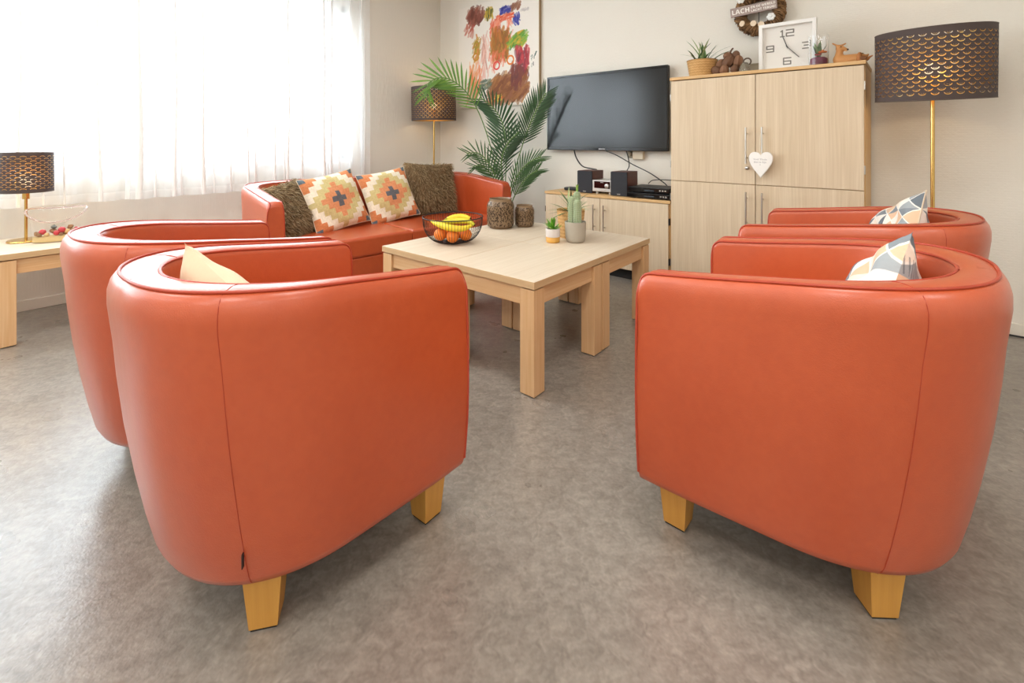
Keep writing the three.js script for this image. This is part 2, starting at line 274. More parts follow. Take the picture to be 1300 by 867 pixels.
function cushionShape(inner, x0, x1, zFront) {
  const pts = inner.filter((p) => p[0] >= x0 - 1e-6 && p[0] <= x1 + 1e-6 && p[1] < zFront - 0.02).map((p) => new THREE.Vector2(p[0], -p[1]));
  const right = Math.min(x1, pts[0] ? Math.max(...pts.map((p) => p.x)) : x1), left = Math.max(x0, Math.min(...pts.map((p) => p.x)));
  const out = [new THREE.Vector2(right, -zFront), ...pts];
  if (x0 > -0.3 && x0 > inner[inner.length - 1][0] + 0.05) { out.push(new THREE.Vector2(x0, Math.max(...pts.map((p) => p.y)))); out.push(new THREE.Vector2(x0, -zFront)); }
  else if (x1 < inner[0][0] - 0.05) { out.unshift(new THREE.Vector2(x1, -zFront)); out.splice(1, 1, new THREE.Vector2(x1, Math.max(...pts.map((p) => p.y)))); out.push(new THREE.Vector2(left, -zFront)); }
  else out.push(new THREE.Vector2(left, -zFront));
  return out;
}
function seatCushion(pts, y0, y1, r = 0.022) {
  // inset the outline by r so that the bevel lands on it
  const c = pts.reduce((a, p) => a.add(p), new THREE.Vector2()).divideScalar(pts.length);
  const s = new THREE.Shape(pts.map((p) => new THREE.Vector2(p.x + Math.sign(c.x - p.x) * Math.min(r, Math.abs(c.x - p.x)), p.y + Math.sign(c.y - p.y) * Math.min(r, Math.abs(c.y - p.y)))));
  const g = new THREE.ExtrudeGeometry(s, { depth: y1 - y0 - 2 * r, bevelEnabled: true, bevelSize: r, bevelThickness: r, bevelSegments: 4, curveSegments: 4 });
  g.rotateX(-Math.PI / 2); g.translate(0, y0 + r, 0);      // shape y (depth into the seat) becomes -z
  return g;
}
const legGeo = (() => { const g = new THREE.CylinderGeometry(0.058, 0.042, 0.135, 4, 1); g.rotateY(Math.PI / 4); g.translate(0, 0.0735, 0); const n = g.toNonIndexed(); n.computeVertexNormals(); return metreUV(n, 'y'); })();
function makeTub(root, P, seats, legs, seams) {
  const T = tubParts(P);
  mesh('shell', merged([T.shell, ...T.cap]), M.leather, root);
  mesh('piping', T.piping, M.piping, root);
  if (seams.length) mesh('seam', merged(seams.flatMap((i) => [T.seam(i), T.seamTop(i)])), M.piping, root);
  const hwIn = T.inner[0][0];
  if (seats === 1) mesh('seat_cushion', metreUV(seatCushion(cushionShape(T.inner, -9, 9, -0.012), 0.29, 0.43)), M.leather, root);
  else { const a = mesh('seat_cushion', metreUV(seatCushion(cushionShape(T.inner, 0.003, 9, -0.012), 0.29, 0.43)), M.leather, root); const c = a.clone(); const g = metreUV(seatCushion(cushionShape(T.inner, 0.003, 9, -0.012).map((p) => new THREE.Vector2(-p.x, p.y)).reverse(), 0.29, 0.43)); c.geometry = g; root.add(c); }
  mesh('front_panel', metreUV(bx(-hwIn - 0.006, hwIn + 0.006, P.bottom + 0.004, 0.289, -0.07, -0.02, 0.012)), M.leather, root);
  const us = new THREE.Shape(T.rings[0].o.map((p) => new THREE.Vector2(p[0], -p[1]))); const ug = new THREE.ExtrudeGeometry(us, { depth: 0.012, bevelEnabled: false }); ug.rotateX(-Math.PI / 2); ug.translate(0, P.bottom + 0.001, 0);
  mesh('underside', ug, M.under, root);
  for (const [x, z, t] of legs) { const l = mesh('leg', legGeo, M.legOak, root); l.position.set(x, 0, z); l.rotation.y = t; mesh('glide', bx(-0.027, 0.027, 0, 0.0065, -0.027, 0.027), M.black, l); }
  return T;
}
const CH = { hw: 0.352, dep: 0.735, rc: 0.335, ex: 2.25, yF: 0.724, yB: 0.80, bottom: 0.128, rim: 0.088, flareB: 0.075, flareS: 0.035 };
function armchair(label, x, z, turn, dep, hw, SEAM, tagged) {
  const P = { ...CH, dep, hw, rc: hw - 0.015 };
  const t = thing('tub_armchair', label, 'armchair', [x, 0, z], turn, 'terracotta tub armchairs round the coffee tables');
  const T = makeTub(t, P, 1, [[0.25, -0.075, 0], [-0.25, -0.075, 0], [0.185, -dep + 0.232, Math.PI / 4 - 0.1], [-0.185, -dep + 0.232, Math.PI / 4 + 0.1]], [SEAM, CH_N - 1 - SEAM]);
  if (tagged) { const i = T.n - 1 - SEAM, r = T.rings[4], tg = mesh('fabric_tag', bx(-0.0045, 0.0045, 0.205, 0.235, -0.001, 0.001), M.black, t); tg.position.set(r.o[i][0] - 0.003, 0, r.o[i][1] - 0.004); tg.rotation.y = -Math.PI / 4; tg.userData.label = 'small black label tag in the seam'; }
  return t;
}
const CH_N = outline(CH.hw, CH.dep, CH.rc, CH.ex).length;
const D = Math.PI / 180;
armchair('terracotta leather tub armchair at front left with a plain beige cushion inside', -1.328, -0.962, 180 * D + 2 * D, 0.735, 0.338, 23, true);
armchair('terracotta leather tub armchair beside the side table with the lamp, without any cushion', -2.03, -0.955, 180 * D + 0.5 * D, 0.73, 0.338, 23, false);
armchair('terracotta leather tub armchair at front right with a patterned cushion showing mostly plain cream', -0.562, -1.598, -90 * D - 1.8 * D, 0.755, 0.353, 21, false);
armchair('terracotta leather tub armchair in front of the cabinet with a grey triangle patterned cushion', -0.555, -2.60, -90 * D, 0.82, 0.35, 21, false);

const SO = { hw: 1.02, dep: 0.80, rc: 0.30, ex: 2.2, yF: 0.728, yB: 0.80, bottom: 0.13, rim: 0.09, flareB: 0.06, flareS: 0.03 };
const sofaTurn = 90 * D - 6 * D;
const sofa = thing('tub_sofa', 'terracotta leather two-seat tub sofa under the window with four cushions', 'sofa', [-2.835, 0, -2.235], sofaTurn);
makeTub(sofa, SO, 2, [[0.85, -0.08, 0], [-0.85, -0.08, 0], [0.8, -0.62, 0], [-0.8, -0.62, 0]], []);

// ================= COFFEE TABLES =================
function lowTable(label, cx, cz, w, d, name, group, grain = 'z') {
  const t = thing(name, label, 'table', [cx, 0, cz], 0, group);
  const hx = w / 2 - 0.0006, hz = d / 2 - 0.0006, L = 0.078;
  const top = mesh('table_top', metreUV(bx(-hx + 0.0012, hx - 0.0012, 0.468, 0.5, -hz + 0.0012, hz - 0.0012, 0.0012), grain), M.tableTop, t);
  for (const q of [-1, 1]) { mesh('edge_band', metreUV(bx(-hx, hx, 0.4685, 0.4992, q * (hz - 0.0007) - 0.0007, q * (hz - 0.0007) + 0.0007), 'x'), M.band, top); mesh('edge_band', metreUV(bx(q * (hx - 0.0007) - 0.0007, q * (hx - 0.0007) + 0.0007, 0.4685, 0.4992, -hz + 0.0014, hz - 0.0014), 'z'), M.band, top); }
  for (const sx of [-1, 1]) for (const sz of [-1, 1]) {
    const x0 = sx > 0 ? hx - L - 0.004 : -hx + 0.004, z0 = sz > 0 ? hz - L - 0.004 : -hz + 0.004;
    const l = mesh('leg', metreUV(bx(x0, x0 + L, 0.004, 0.461, z0, z0 + L, 0.003), 'y'), M.beech, t);
    mesh('glide', bx(x0 + 0.01, x0 + L - 0.01, 0, 0.005, z0 + 0.01, z0 + L - 0.01), M.black, l);
  }
  for (const s of [-1, 1]) {
    mesh('apron', metreUV(bx(-hx + L + 0.004, hx - L - 0.004, 0.385, 0.462, s * (hz - 0.028) - 0.011, s * (hz - 0.028) + 0.011, 0.002), 'x'), M.beech, t);
    mesh('apron', metreUV(bx(s * (hx - 0.028) - 0.011, s * (hx - 0.028) + 0.011, 0.385, 0.462, -hz + L + 0.004, hz - L - 0.004, 0.002), 'z'), M.beech, t);
  }
  mesh('spacer', bx(-hx + 0.03, hx - 0.03, 0.46, 0.4685, -hz + 0.03, hz - 0.03), M.beech, t);
  return t;
}
const TX0 = -2.298, TX1 = -1.198, TZ0 = -2.78, TZ1 = -1.586, tw = (TX1 - TX0) / 2, td = (TZ1 - TZ0) / 2, G4 = 'square low tables pushed together';
lowTable('low wooden table of the block nearest the camera, with nothing on its top', TX1 - tw / 2, TZ1 - td / 2, tw, td, 'coffee_table', G4);
lowTable('low wooden table of the block carrying the wire fruit bowl', TX0 + tw / 2, TZ1 - td / 2, tw, td, 'coffee_table', G4);
lowTable('low wooden table of the block carrying the cactus and succulent pots', TX1 - tw / 2, TZ0 + td / 2, tw, td, 'coffee_table', G4);
lowTable('low wooden table of the block carrying the two brown perforated pots', TX0 + tw / 2, TZ0 + td / 2, tw, td, 'coffee_table', G4);
lowTable('low wooden side table under the window carrying the brass table lamp', -3.95, -0.47, 0.58, 0.66, 'side_table');

// ================= CABINETS =================
function barHandle(parent, x, y0, y1, z, sub = true) {
  const h = mesh('handle', merged([rod([x, y0, z + 0.028], [x, y1, z + 0.028], 0.0055), rod([x, y0 + 0.04, z], [x, y0 + 0.04, z + 0.028], 0.0045), rod([x, y1 - 0.04, z], [x, y1 - 0.04, z + 0.028], 0.0045)]), M.steel, parent);
  h.userData.label = 'brushed steel bar handle'; return h;
}
{
  const W = 1.155, Dp = 0.45, t = thing('storage_cabinet', 'tall light oak cabinet with four doors beside the television', 'cabinet', [-1.312, 0, -3.41], -1.2 * D);
  // local: x 0..W, z 0 = door fronts, -Dp = back
  const body = [bx(0, 0.018, 0.08, 1.55, -Dp, -0.02), bx(W - 0.018, W, 0.08, 1.55, -Dp, -0.02), bx(0.018, W - 0.018, 0.08, 0.1, -Dp, -0.02), bx(0.018, W - 0.018, 0.806, 0.824, -Dp, -0.02), bx(0.018, W - 0.018, 0.1, 1.55, -Dp, -Dp + 0.01)];
  mesh('body', metreUV(merged(body), 'y'), M.oakEdge, t);
  mesh('top_panel', metreUV(bx(-0.004, W + 0.004, 1.552, 1.574, -Dp, 0.004, 0.002), 'x'), M.oakEdge, t);
  mesh('plinth', bx(0.01, W - 0.01, 0, 0.08, -Dp + 0.01, -0.05), M.plinth, t);
  const mid = 0.575, g = 0.0022;
  const door = (x0, x1, y0, y1, hx, h0, h1, hinge) => {
    const d = mesh('door', metreUV(bx(x0 + g, x1 - g, y0 + g, y1 - g, -0.019, 0, 0.001), 'y'), M.oak, t);
    barHandle(d, hx, h0, h1, 0);
    for (const y of [y0 + 0.12, y1 - 0.12]) mesh('hinge', bx(hinge - 0.003, hinge + 0.003, y - 0.025, y + 0.025, -0.03, 0.002, 0.001), M.steel, d);
    return d;
  };
  door(0.003, mid, 0.815, 1.548, mid - 0.052, 0.955, 1.195, 0.002); door(mid, W - 0.003, 0.815, 1.548, mid + 0.045, 0.955, 1.195, W - 0.002);
  door(0.003, mid, 0.085, 0.815, mid - 0.052, 0.52, 0.765, 0.002); door(mid, W - 0.003, 0.085, 0.815, mid + 0.045, 0.52, 0.765, W - 0.002);
  const lock = mesh('lock_knob', lathe([[0, 0], [0.012, 0], [0.013, 0.006], [0.01, 0.012], [0, 0.014]], 16).rotateX(Math.PI / 2), M.steel, t); lock.position.set(mid - 0.05, 0.925, 0);
}
{
  const W = 1.142, Dp = 0.43, t = thing('television_sideboard', 'low light oak sideboard with two doors under the television', 'sideboard', [-2.46, 0, -3.42], 0);
  const body = [bx(0, 0.018, 0.08, 0.632, -Dp, -0.02), bx(W - 0.018, W, 0.08, 0.632, -Dp, -0.02), bx(0.018, W - 0.018, 0.08, 0.1, -Dp, -0.02), bx(0.018, W - 0.018, 0.1, 0.632, -Dp, -Dp + 0.01)];
  mesh('body', metreUV(merged(body), 'y'), M.oakEdge, t);
  mesh('top_panel', metreUV(bx(-0.004, W + 0.002, 0.636, 0.658, -Dp, 0.004, 0.002), 'x'), M.oakEdge, t);
  mesh('plinth', bx(0.01, W - 0.01, 0, 0.08, -Dp + 0.01, -0.05), M.plinth, t);
  const mid = 0.555, g = 0.0022;
  for (const [x0, x1, hx, hinge] of [[0.003, mid, mid - 0.05, 0.002], [mid, W - 0.012, mid + 0.045, W - 0.008]]) {
    const d = mesh('door', metreUV(bx(x0 + g, x1 - g, 0.085 + g, 0.632, -0.019, 0, 0.001), 'y'), M.oak, t);
    barHandle(d, hx, 0.36, 0.58, 0);
    for (const y of [0.2, 0.5]) mesh('hinge', bx(hinge - 0.003, hinge + 0.003, y - 0.025, y + 0.025, -0.03, 0.002, 0.001), M.black, d);
  }
}
// ================= TELEVISION AND AUDIO =================
{
  const t = thing('television', 'black flat screen television mounted on the wall above the sideboard', 'television', [-2.087, 1.02, -3.80], 0);
  const W = 1.222, Hh = 0.718;
  mesh('housing', bx(-W / 2, W / 2, 0, Hh, -0.03, 0.012, 0.008), M.black, t);
  mesh('bezel', merged([bx(-W / 2, W / 2, 0, 0.03, 0.01, 0.018, 0.003), bx(-W / 2, W / 2, Hh - 0.02, Hh, 0.01, 0.018, 0.003), bx(-W / 2, -W / 2 + 0.02, 0.02, Hh - 0.02, 0.01, 0.018, 0.003), bx(W / 2 - 0.02, W / 2, 0.02, Hh - 0.02, 0.01, 0.018, 0.003)]), M.blackGloss, t);
  mesh('screen', bx(-W / 2 + 0.02, W / 2 - 0.02, 0.03, Hh - 0.02, 0.01, 0.0135), phys({ color: lin(14, 15, 18), roughness: 0.16, ior: 1.5 }), t);
  mesh('wall_mount', bx(-0.2, 0.2, 0.2, 0.55, -0.068, -0.03), M.black, t);
  const logo = canvasTex(256, 48, (c) => { c.fillStyle = '#141416'; c.fillRect(0, 0, 256, 48); c.fillStyle = '#d8d8d8'; c.font = 'bold 40px sans-serif'; c.textAlign = 'center'; c.fillText('SAMSUNG', 128, 39); });
  const lg = mesh('logo', new THREE.PlaneGeometry(0.085, 0.016), std({ map: logo, roughness: 0.3 }), t); lg.position.set(0, 0.015, 0.0186);
}
M.speakerSide = std({ map: woodTex([96, 48, 36], [76, 34, 26], 0.7), roughness: 0.45 });
M.cloth = std({ color: lin(52, 53, 58), roughness: 0.95, bumpMap: weaveBump, bumpScale: 0.0006 });
for (const [x, z, h, label] of [[-2.10, -3.50, 0.192, 'dark brown bookshelf speaker left of the silver stereo'], [-1.762, -3.47, 0.198, 'dark brown bookshelf speaker between the stereo and the disc players']]) {
  const t = thing('bookshelf_speaker', label, 'speaker', [x, 0.658, z], 0, 'speakers on the sideboard');
  mesh('cabinet', metreUV(bx(-0.073, 0.073, 0, h, -0.2, -0.012, 0.003), 'z'), M.speakerSide, t);
  mesh('grille', bx(-0.073, 0.073, 0.002, h - 0.002, -0.012, 0, 0.003), M.cloth, t);
  mesh('badge', bx(-0.014, 0.014, 0.012, 0.018, -0.001, 0.0015), M.steel, t);
}
{
  const t = thing('mini_stereo', 'small silver stereo with a dark display between two speakers', 'stereo', [-1.93, 0.658, -3.50]);
  M.silver = std({ color: lin(208, 205, 200), roughness: 0.35, metalness: 0.5 });
  mesh('body', bx(-0.092, 0.092, 0.022, 0.118, -0.22, 0, 0.004), M.silver, t);
  mesh('display', bx(-0.074, 0.074, 0.05, 0.108, -0.001, 0.002, 0.001), phys({ color: lin(40, 14, 14), roughness: 0.1 }), t);
  const k = mesh('volume_knob', lathe([[0, 0], [0.02, 0], [0.02, 0.012], [0.017, 0.015], [0, 0.015]], 24).rotateX(Math.PI / 2), M.steel, t); k.position.set(0.05, 0.072, 0.002);
  for (const x of [-0.05, -0.025, 0, 0.025]) mesh('button', bx(x - 0.006, x + 0.006, 0.033, 0.039, -0.001, 0.002), M.steel, t);
  for (const x of [-0.06, 0.06]) for (const z of [-0.03, -0.19]) mesh('foot', rod([x, 0, z], [x, 0.024, z], 0.012, 0.012, 12), M.silver, t);
  mesh('maker_mark', bx(-0.014, 0.014, 0.097, 0.101, 0.001, 0.0028), M.steel, t);
}
for (const [y, w, label] of [[0.658, 0.345, 'black disc player directly on the sideboard, lower of the two'], [0.703, 0.335, 'black disc player stacked on top of another player']]) {
  const t = thing('disc_player', label, 'disc player', [-1.497, y, -3.435], 0.0, 'stacked players on the sideboard');
  mesh('body', bx(-w / 2, w / 2, 0.006, 0.043, -0.26, 0, 0.003), M.black, t);
  mesh('front_strip', bx(-w / 2 + 0.002, w / 2 - 0.002, 0.01, 0.04, -0.001, 0.003, 0.001), M.blackGloss, t);
  mesh('display', bx(-0.03, 0.05, 0.016, 0.026, 0.002, 0.0036), std({ color: lin(60, 68, 76), roughness: 0.2 }), t);
  for (const x of [w / 2 - 0.07, w / 2 - 0.05, w / 2 - 0.03]) mesh('button', bx(x - 0.006, x + 0.006, 0.02, 0.03, 0.002, 0.0045), M.steel, t);
  for (const x of [-w / 2 + 0.04, w / 2 - 0.04]) for (const z of [-0.04, -0.22]) mesh('foot', rod([x, 0, z], [x, 0.007, z], 0.012, 0.012, 12), M.black, t);
}
{
  const t = thing('media_box', 'small flat black media box at the left end of the sideboard', 'media box', [-2.29, 0.658, -3.58]);
  mesh('body', bx(-0.075, 0.075, 0.003, 0.028, -0.1, 0, 0.006), M.black, t); mesh('feet', merged([bx(-0.07, -0.05, 0, 0.004, -0.09, -0.01), bx(0.05, 0.07, 0, 0.004, -0.09, -0.01)]), M.black, t);
}
{
  const t = thing('wall_socket', 'white wall socket box under the television', 'socket', [-1.79, 0.945, WALLZ]);
  mesh('box', bx(-0.025, 0.075, 0, 0.09, 0, 0.035, 0.006), std({ color: lin(214, 200, 176), roughness: 0.5 }), t);
  mesh('plug', merged([rod([-0.055, 0.05, 0], [-0.055, 0.05, 0.04], 0.022, 0.018, 14), bx(-0.08, -0.03, 0.01, 0.085, 0, 0.012, 0.004)]), std({ color: lin(150, 140, 118), roughness: 0.5 }), t);
}
const cord = (pts, r, label) => single('black_cable', tube(pts, r, 48, 6), M.black, label, 'cable', [0, 0, 0], 0, 'cables under the television');
cord([[-2.40, 1.017, -3.81], [-2.37, 0.95, -3.80], [-2.28, 0.875, -3.76], [-2.16, 0.856, -3.72], [-2.10, 0.85, -3.71]], 0.006, 'thick black cable from the television to the left speaker');
cord([[-2.06, 1.017, -3.81], [-1.95, 0.98, -3.80], [-1.80, 0.905, -3.80], [-1.62, 0.83, -3.78], [-1.47, 0.745, -3.74], [-1.46, 0.735, -3.725]], 0.0045, 'long black cable running down to the disc players');
cord([[-1.86, 1.017, -3.81], [-1.83, 0.95, -3.79], [-1.80, 0.89, -3.74], [-1.795, 0.856, -3.69]], 0.0045, 'short black cable hanging to the right speaker');
cord([[-1.62, 0.75, -3.725], [-1.6, 0.775, -3.75], [-1.5, 0.785, -3.77], [-1.38, 0.775, -3.76], [-1.345, 0.75, -3.74], [-1.34, 0.70, -3.735], [-1.36, 0.664, -3.74]], 0.0035, 'thin black cable looped behind the disc players');
single('floor_cable', tube([[0.25, 0.006, -3.83], [0.5, 0.006, -3.835], [0.9, 0.006, -3.84], [1.6, 0.006, -3.835]], 0.005, 40, 6), M.black, 'thin black cable lying along the baseboard at right', 'cable');

// ================= LAMPS =================
function perforation(up) {
  return canvasTex(2048, 512, (c, w, h) => {
    c.fillStyle = '#fff'; c.fillRect(0, 0, w, h); c.strokeStyle = '#000'; c.fillStyle = '#000'; c.lineWidth = 5.5; c.lineCap = 'round';
    const cols = 32, rows = 15, sx = w / cols, sy = (h - 70) / rows;
    for (let r = 0; r < rows; r++) for (let k = 0; k <= cols; k++) {
      const x = (k + (r % 2) * 0.5) * sx, y = 48 + r * sy;
      c.beginPath(); if (up) c.arc(x, y + 14, 21, Math.PI * 1.14, Math.PI * 1.86); else c.arc(x, y - 8, 21, Math.PI * 0.14, Math.PI * 0.86); c.stroke();
      for (const a of [-0.7, 0, 0.7]) { c.beginPath(); c.arc(x + Math.sin(a) * 10, up ? y + 12 - Math.cos(a) * 10 : y - 6 + Math.cos(a) * 10, 1.8, 0, 7); c.fill(); }
    }
  }, false);
}
const perfDown = perforation(false), perfUp = perforation(true);
function shadeMats(tex, rep) {
  const t = tex.clone(); t.repeat.set(rep, 1); t.needsUpdate = true;
  return [std({ color: lin(78, 66, 63), roughness: 0.75, alphaMap: t, alphaTest: 0.5, side: THREE.DoubleSide }), std({ color: lin(224, 182, 104), roughness: 0.35, metalness: 0.9, alphaMap: t, alphaTest: 0.5, side: THREE.DoubleSide })];
}
function lampShade(t, r, y0, y1, tex, rep) {
  const [out, inn] = shadeMats(tex, rep);
  const s = mesh('lamp_shade', new THREE.CylinderGeometry(r, r, y1 - y0, 96, 1, true).translate(0, (y0 + y1) / 2, 0), out, t);
  s.userData.label = 'dark brown shade perforated with small arcs';
  mesh('gold_lining', new THREE.CylinderGeometry(r - 0.0015, r - 0.0015, y1 - y0 - 0.004, 96, 1, true).translate(0, (y0 + y1) / 2, 0), inn, s);
  const rim = (y) => { const g = new THREE.TorusGeometry(r - 0.001, 0.0025, 8, 96); g.rotateX(Math.PI / 2); g.translate(0, y, 0); return g; };
  mesh('rim', merged([rim(y0 + 0.001), rim(y1 - 0.001)]), std({ color: lin(84, 70, 60), roughness: 0.6 }), s);
  const arms = []; for (let k = 0; k < 3; k++) { const a = k * 2 * Math.PI / 3 + 0.4; arms.push(rod([0, y0 + 0.1, 0], [Math.cos(a) * r, y0 + 0.01, Math.sin(a) * r], 0.0022)); }
  mesh('shade_carrier', merged(arms), M.black, s);
  return s;
}
M.bulb = std({ color: lin(245, 243, 238), roughness: 0.3, emissive: new THREE.Color().setRGB(1, 0.78, 0.5), emissiveIntensity: 0.8 });
function bulbLight(t, y, power) { const l = new THREE.PointLight(new THREE.Color().setRGB(1, 0.78, 0.5), power); l.position.set(0, y, 0); l.castShadow = true; l.name = 'bulb_light'; t.add(l); }
function floorLamp(label, x, z, y0, y1, r, tilt) {
  const t = thing('floor_lamp', label, 'floor lamp', [x, 0, z], 0, 'brass floor lamps with perforated shades');
  mesh('base', lathe([[0, 0], [0.14, 0], [0.142, 0.006], [0.138, 0.018], [0.02, 0.022], [0.014, 0.03], [0, 0.03]], 48), M.brass, t);
  mesh('pole', rod([0, 0.02, 0], [0, y0 + 0.1, 0], 0.0095, 0.0095, 16), M.brass, t);
  mesh('socket', rod([0, y0 + 0.06, 0], [0, y0 + 0.13, 0], 0.02, 0.02, 16), M.brass, t);
  mesh('bulb', new THREE.SphereGeometry(0.035, 20, 14).translate(0, y0 + 0.165, 0), M.bulb, t); bulbLight(t, y0 + 0.165, 0.08);
  const sh = lampShade(t, r, y0 - (y0 + 0.1), y1 - (y0 + 0.1), perfDown, 1); sh.position.y = y0 + 0.1; sh.rotation.x = tilt;
}
floorLamp('brass floor lamp with dark perforated shade in the corner behind the sofa', -4.07, -3.50, 1.34, 1.715, 0.25, 0.02);
floorLamp('brass floor lamp with dark perforated shade right of the tall cabinet', 0.135, -3.44, 1.33, 1.705, 0.25, 0.075);
{
  const t = thing('table_lamp', 'small brass table lamp with dark perforated shade on the side table', 'table lamp', [-4.06, 0.5, -0.285], 0);
  mesh('base', lathe([[0, 0], [0.082, 0], [0.084, 0.004], [0.08, 0.012], [0.012, 0.014], [0, 0.014]], 40), M.brass, t);
  mesh('pole', rod([0, 0.012, 0], [0, 0.27, 0], 0.0075, 0.0075, 14), M.brass, t);
  mesh('socket', rod([0, 0.255, 0], [0, 0.32, 0], 0.017, 0.017, 16), M.brass, t);
  mesh('bulb', new THREE.SphereGeometry(0.03, 20, 14).translate(0, 0.35, 0), M.bulb, t); bulbLight(t, 0.35, 0.05);
  lampShade(t, 0.122, 0.298, 0.535, perfUp, 0.56);
}

// ================= CUSHIONS =================
function pillowGeo(w, h, th, seed, n = 34, wr = 0.009) {
  const r = rng(seed), ph = [r() * 6, r() * 6, r() * 6, r() * 6], pos = [], uv = [], idx = [];
  for (const side of [1, -1]) for (let j = 0; j <= n; j++) for (let i = 0; i <= n; i++) {
    const u = i / n * 2 - 1, v = j / n * 2 - 1, e = Math.pow(Math.max(1 - Math.pow(Math.abs(u), 2.6), 0), 0.55) * Math.pow(Math.max(1 - Math.pow(Math.abs(v), 2.6), 0), 0.55);
    const px = u * w / 2 * (1 - 0.07 * (1 - v * v) * u * u), py = v * h / 2 * (1 - 0.07 * (1 - u * u) * v * v);
    const wz = wr * (Math.sin(u * 5 + v * 3 + ph[0]) + 0.7 * Math.sin(u * 2 - v * 6 + ph[1]) + 0.5 * Math.sin(u * 9 + v * 8 + ph[2])) * e;
    pos.push(px, py, side * (th / 2 * e) + wz); uv.push(side > 0 ? (u + 1) / 2 : (1 - u) / 2, (v + 1) / 2);
  }
  const m = (n + 1) * (n + 1);
  for (const s of [0, 1]) for (let j = 0; j < n; j++) for (let i = 0; i < n; i++) { const a = s * m + j * (n + 1) + i, b = a + 1, d = a + n + 1, e = d + 1; if (s === 0) idx.push(a, b, d, b, e, d); else idx.push(a, d, b, b, d, e); }
  const g = new THREE.BufferGeometry(); g.setAttribute('position', new THREE.Float32BufferAttribute(pos, 3)); g.setAttribute('uv', new THREE.Float32BufferAttribute(uv, 2)); g.setIndex(idx); g.computeVertexNormals(); return g;
}
function pillowSeam(w, h) { const pts = []; const n = 24; const P = (u, v) => V(u * w / 2 * (1 - 0.07 * (1 - v * v) * u * u), v * h / 2 * (1 - 0.07 * (1 - u * u) * v * v), 0); for (let k = 0; k < n; k++) pts.push(P(-1 + 2 * k / n, -1)); for (let k = 0; k < n; k++) pts.push(P(1, -1 + 2 * k / n)); for (let k = 0; k < n; k++) pts.push(P(1 - 2 * k / n, 1)); for (let k = 0; k < n; k++) pts.push(P(-1, 1 - 2 * k / n)); return tube(pts, 0.003, 160, 5, true); }
function cushion(name, label, mat, seamMat, w, h, th, seed, place) {
  const t = thing(name, label, 'cushion'); t.userData.group = undefined; delete t.userData.group;
  mesh('cover', pillowGeo(w, h, th, seed), mat, t); if (seamMat) mesh('edge_seam', pillowSeam(w, h), seamMat, t);
  place(t); return t;
}
// put a cushion by a frame: base point, the direction it faces, lean angle back, roll
function lean(px, py, pz, turn, tilt, roll, up) { return (t) => { t.position.set(px, py, pz); t.rotation.set(0, 0, 0); t.rotation.order = 'YXZ'; t.rotation.y = turn; t.rotation.x = -tilt; t.rotation.z = roll; t.translateY(up); }; }
function onSofa(x, z, turn, tilt, roll, up, y = 0.435) { const c = Math.cos(sofaTurn), s = Math.sin(sofaTurn); return lean(-2.835 + x * c + z * s, y, -2.235 - x * s + z * c, sofaTurn + turn, tilt, roll, up); }
const kilim = canvasTex(512, 512, (c, w) => {
  const n = 44, q = w / n, r = rng(4);
  const col = (m) => m <= 1 ? [104, 104, 110] : m <= 3 ? [222, 150, 106] : m <= 5 ? [212, 196, 140] : m <= 7 ? [242, 232, 212] : m <= 9 ? [217, 138, 90] : [98, 112, 122];
  for (let j = 0; j < n; j++) for (let i = 0; i < n; i++) {
    const x = Math.floor(i / 4) - 5, y = Math.floor(j / 4) - 5, k = col(Math.abs(x) + Math.abs(y)), d = (r() - 0.5) * 14;
    c.fillStyle = `rgb(${k[0] + d | 0},${k[1] + d | 0},${k[2] + d | 0})`; c.fillRect(i * q, j * q, q + 1, q + 1);
  }
});
M.kilim = std({ map: kilim, roughness: 0.95, bumpMap: weaveBump, bumpScale: 0.001 });
M.cream = std({ color: lin(232, 214, 188), roughness: 0.95, bumpMap: weaveBump, bumpScale: 0.0008 });
M.furBase = std({ color: lin(128, 104, 74), roughness: 1 });
cushion('patterned_cushion', 'cream cushion with stepped orange and grey diamond next to the left fur cushion', M.kilim, M.cream, 0.47, 0.46, 0.15, 21, onSofa(-0.34, -0.42, 0.10, 0.42, 0.16, 0.225)).userData.group = 'diamond patterned cushions on the sofa';
cushion('patterned_cushion', 'cream cushion with stepped orange and grey diamond leaning on the large fur cushion', M.kilim, M.cream, 0.47, 0.46, 0.15, 22, onSofa(0.14, -0.47, -0.02, 0.42, 0.14, 0.225)).userData.group = 'diamond patterned cushions on the sofa';
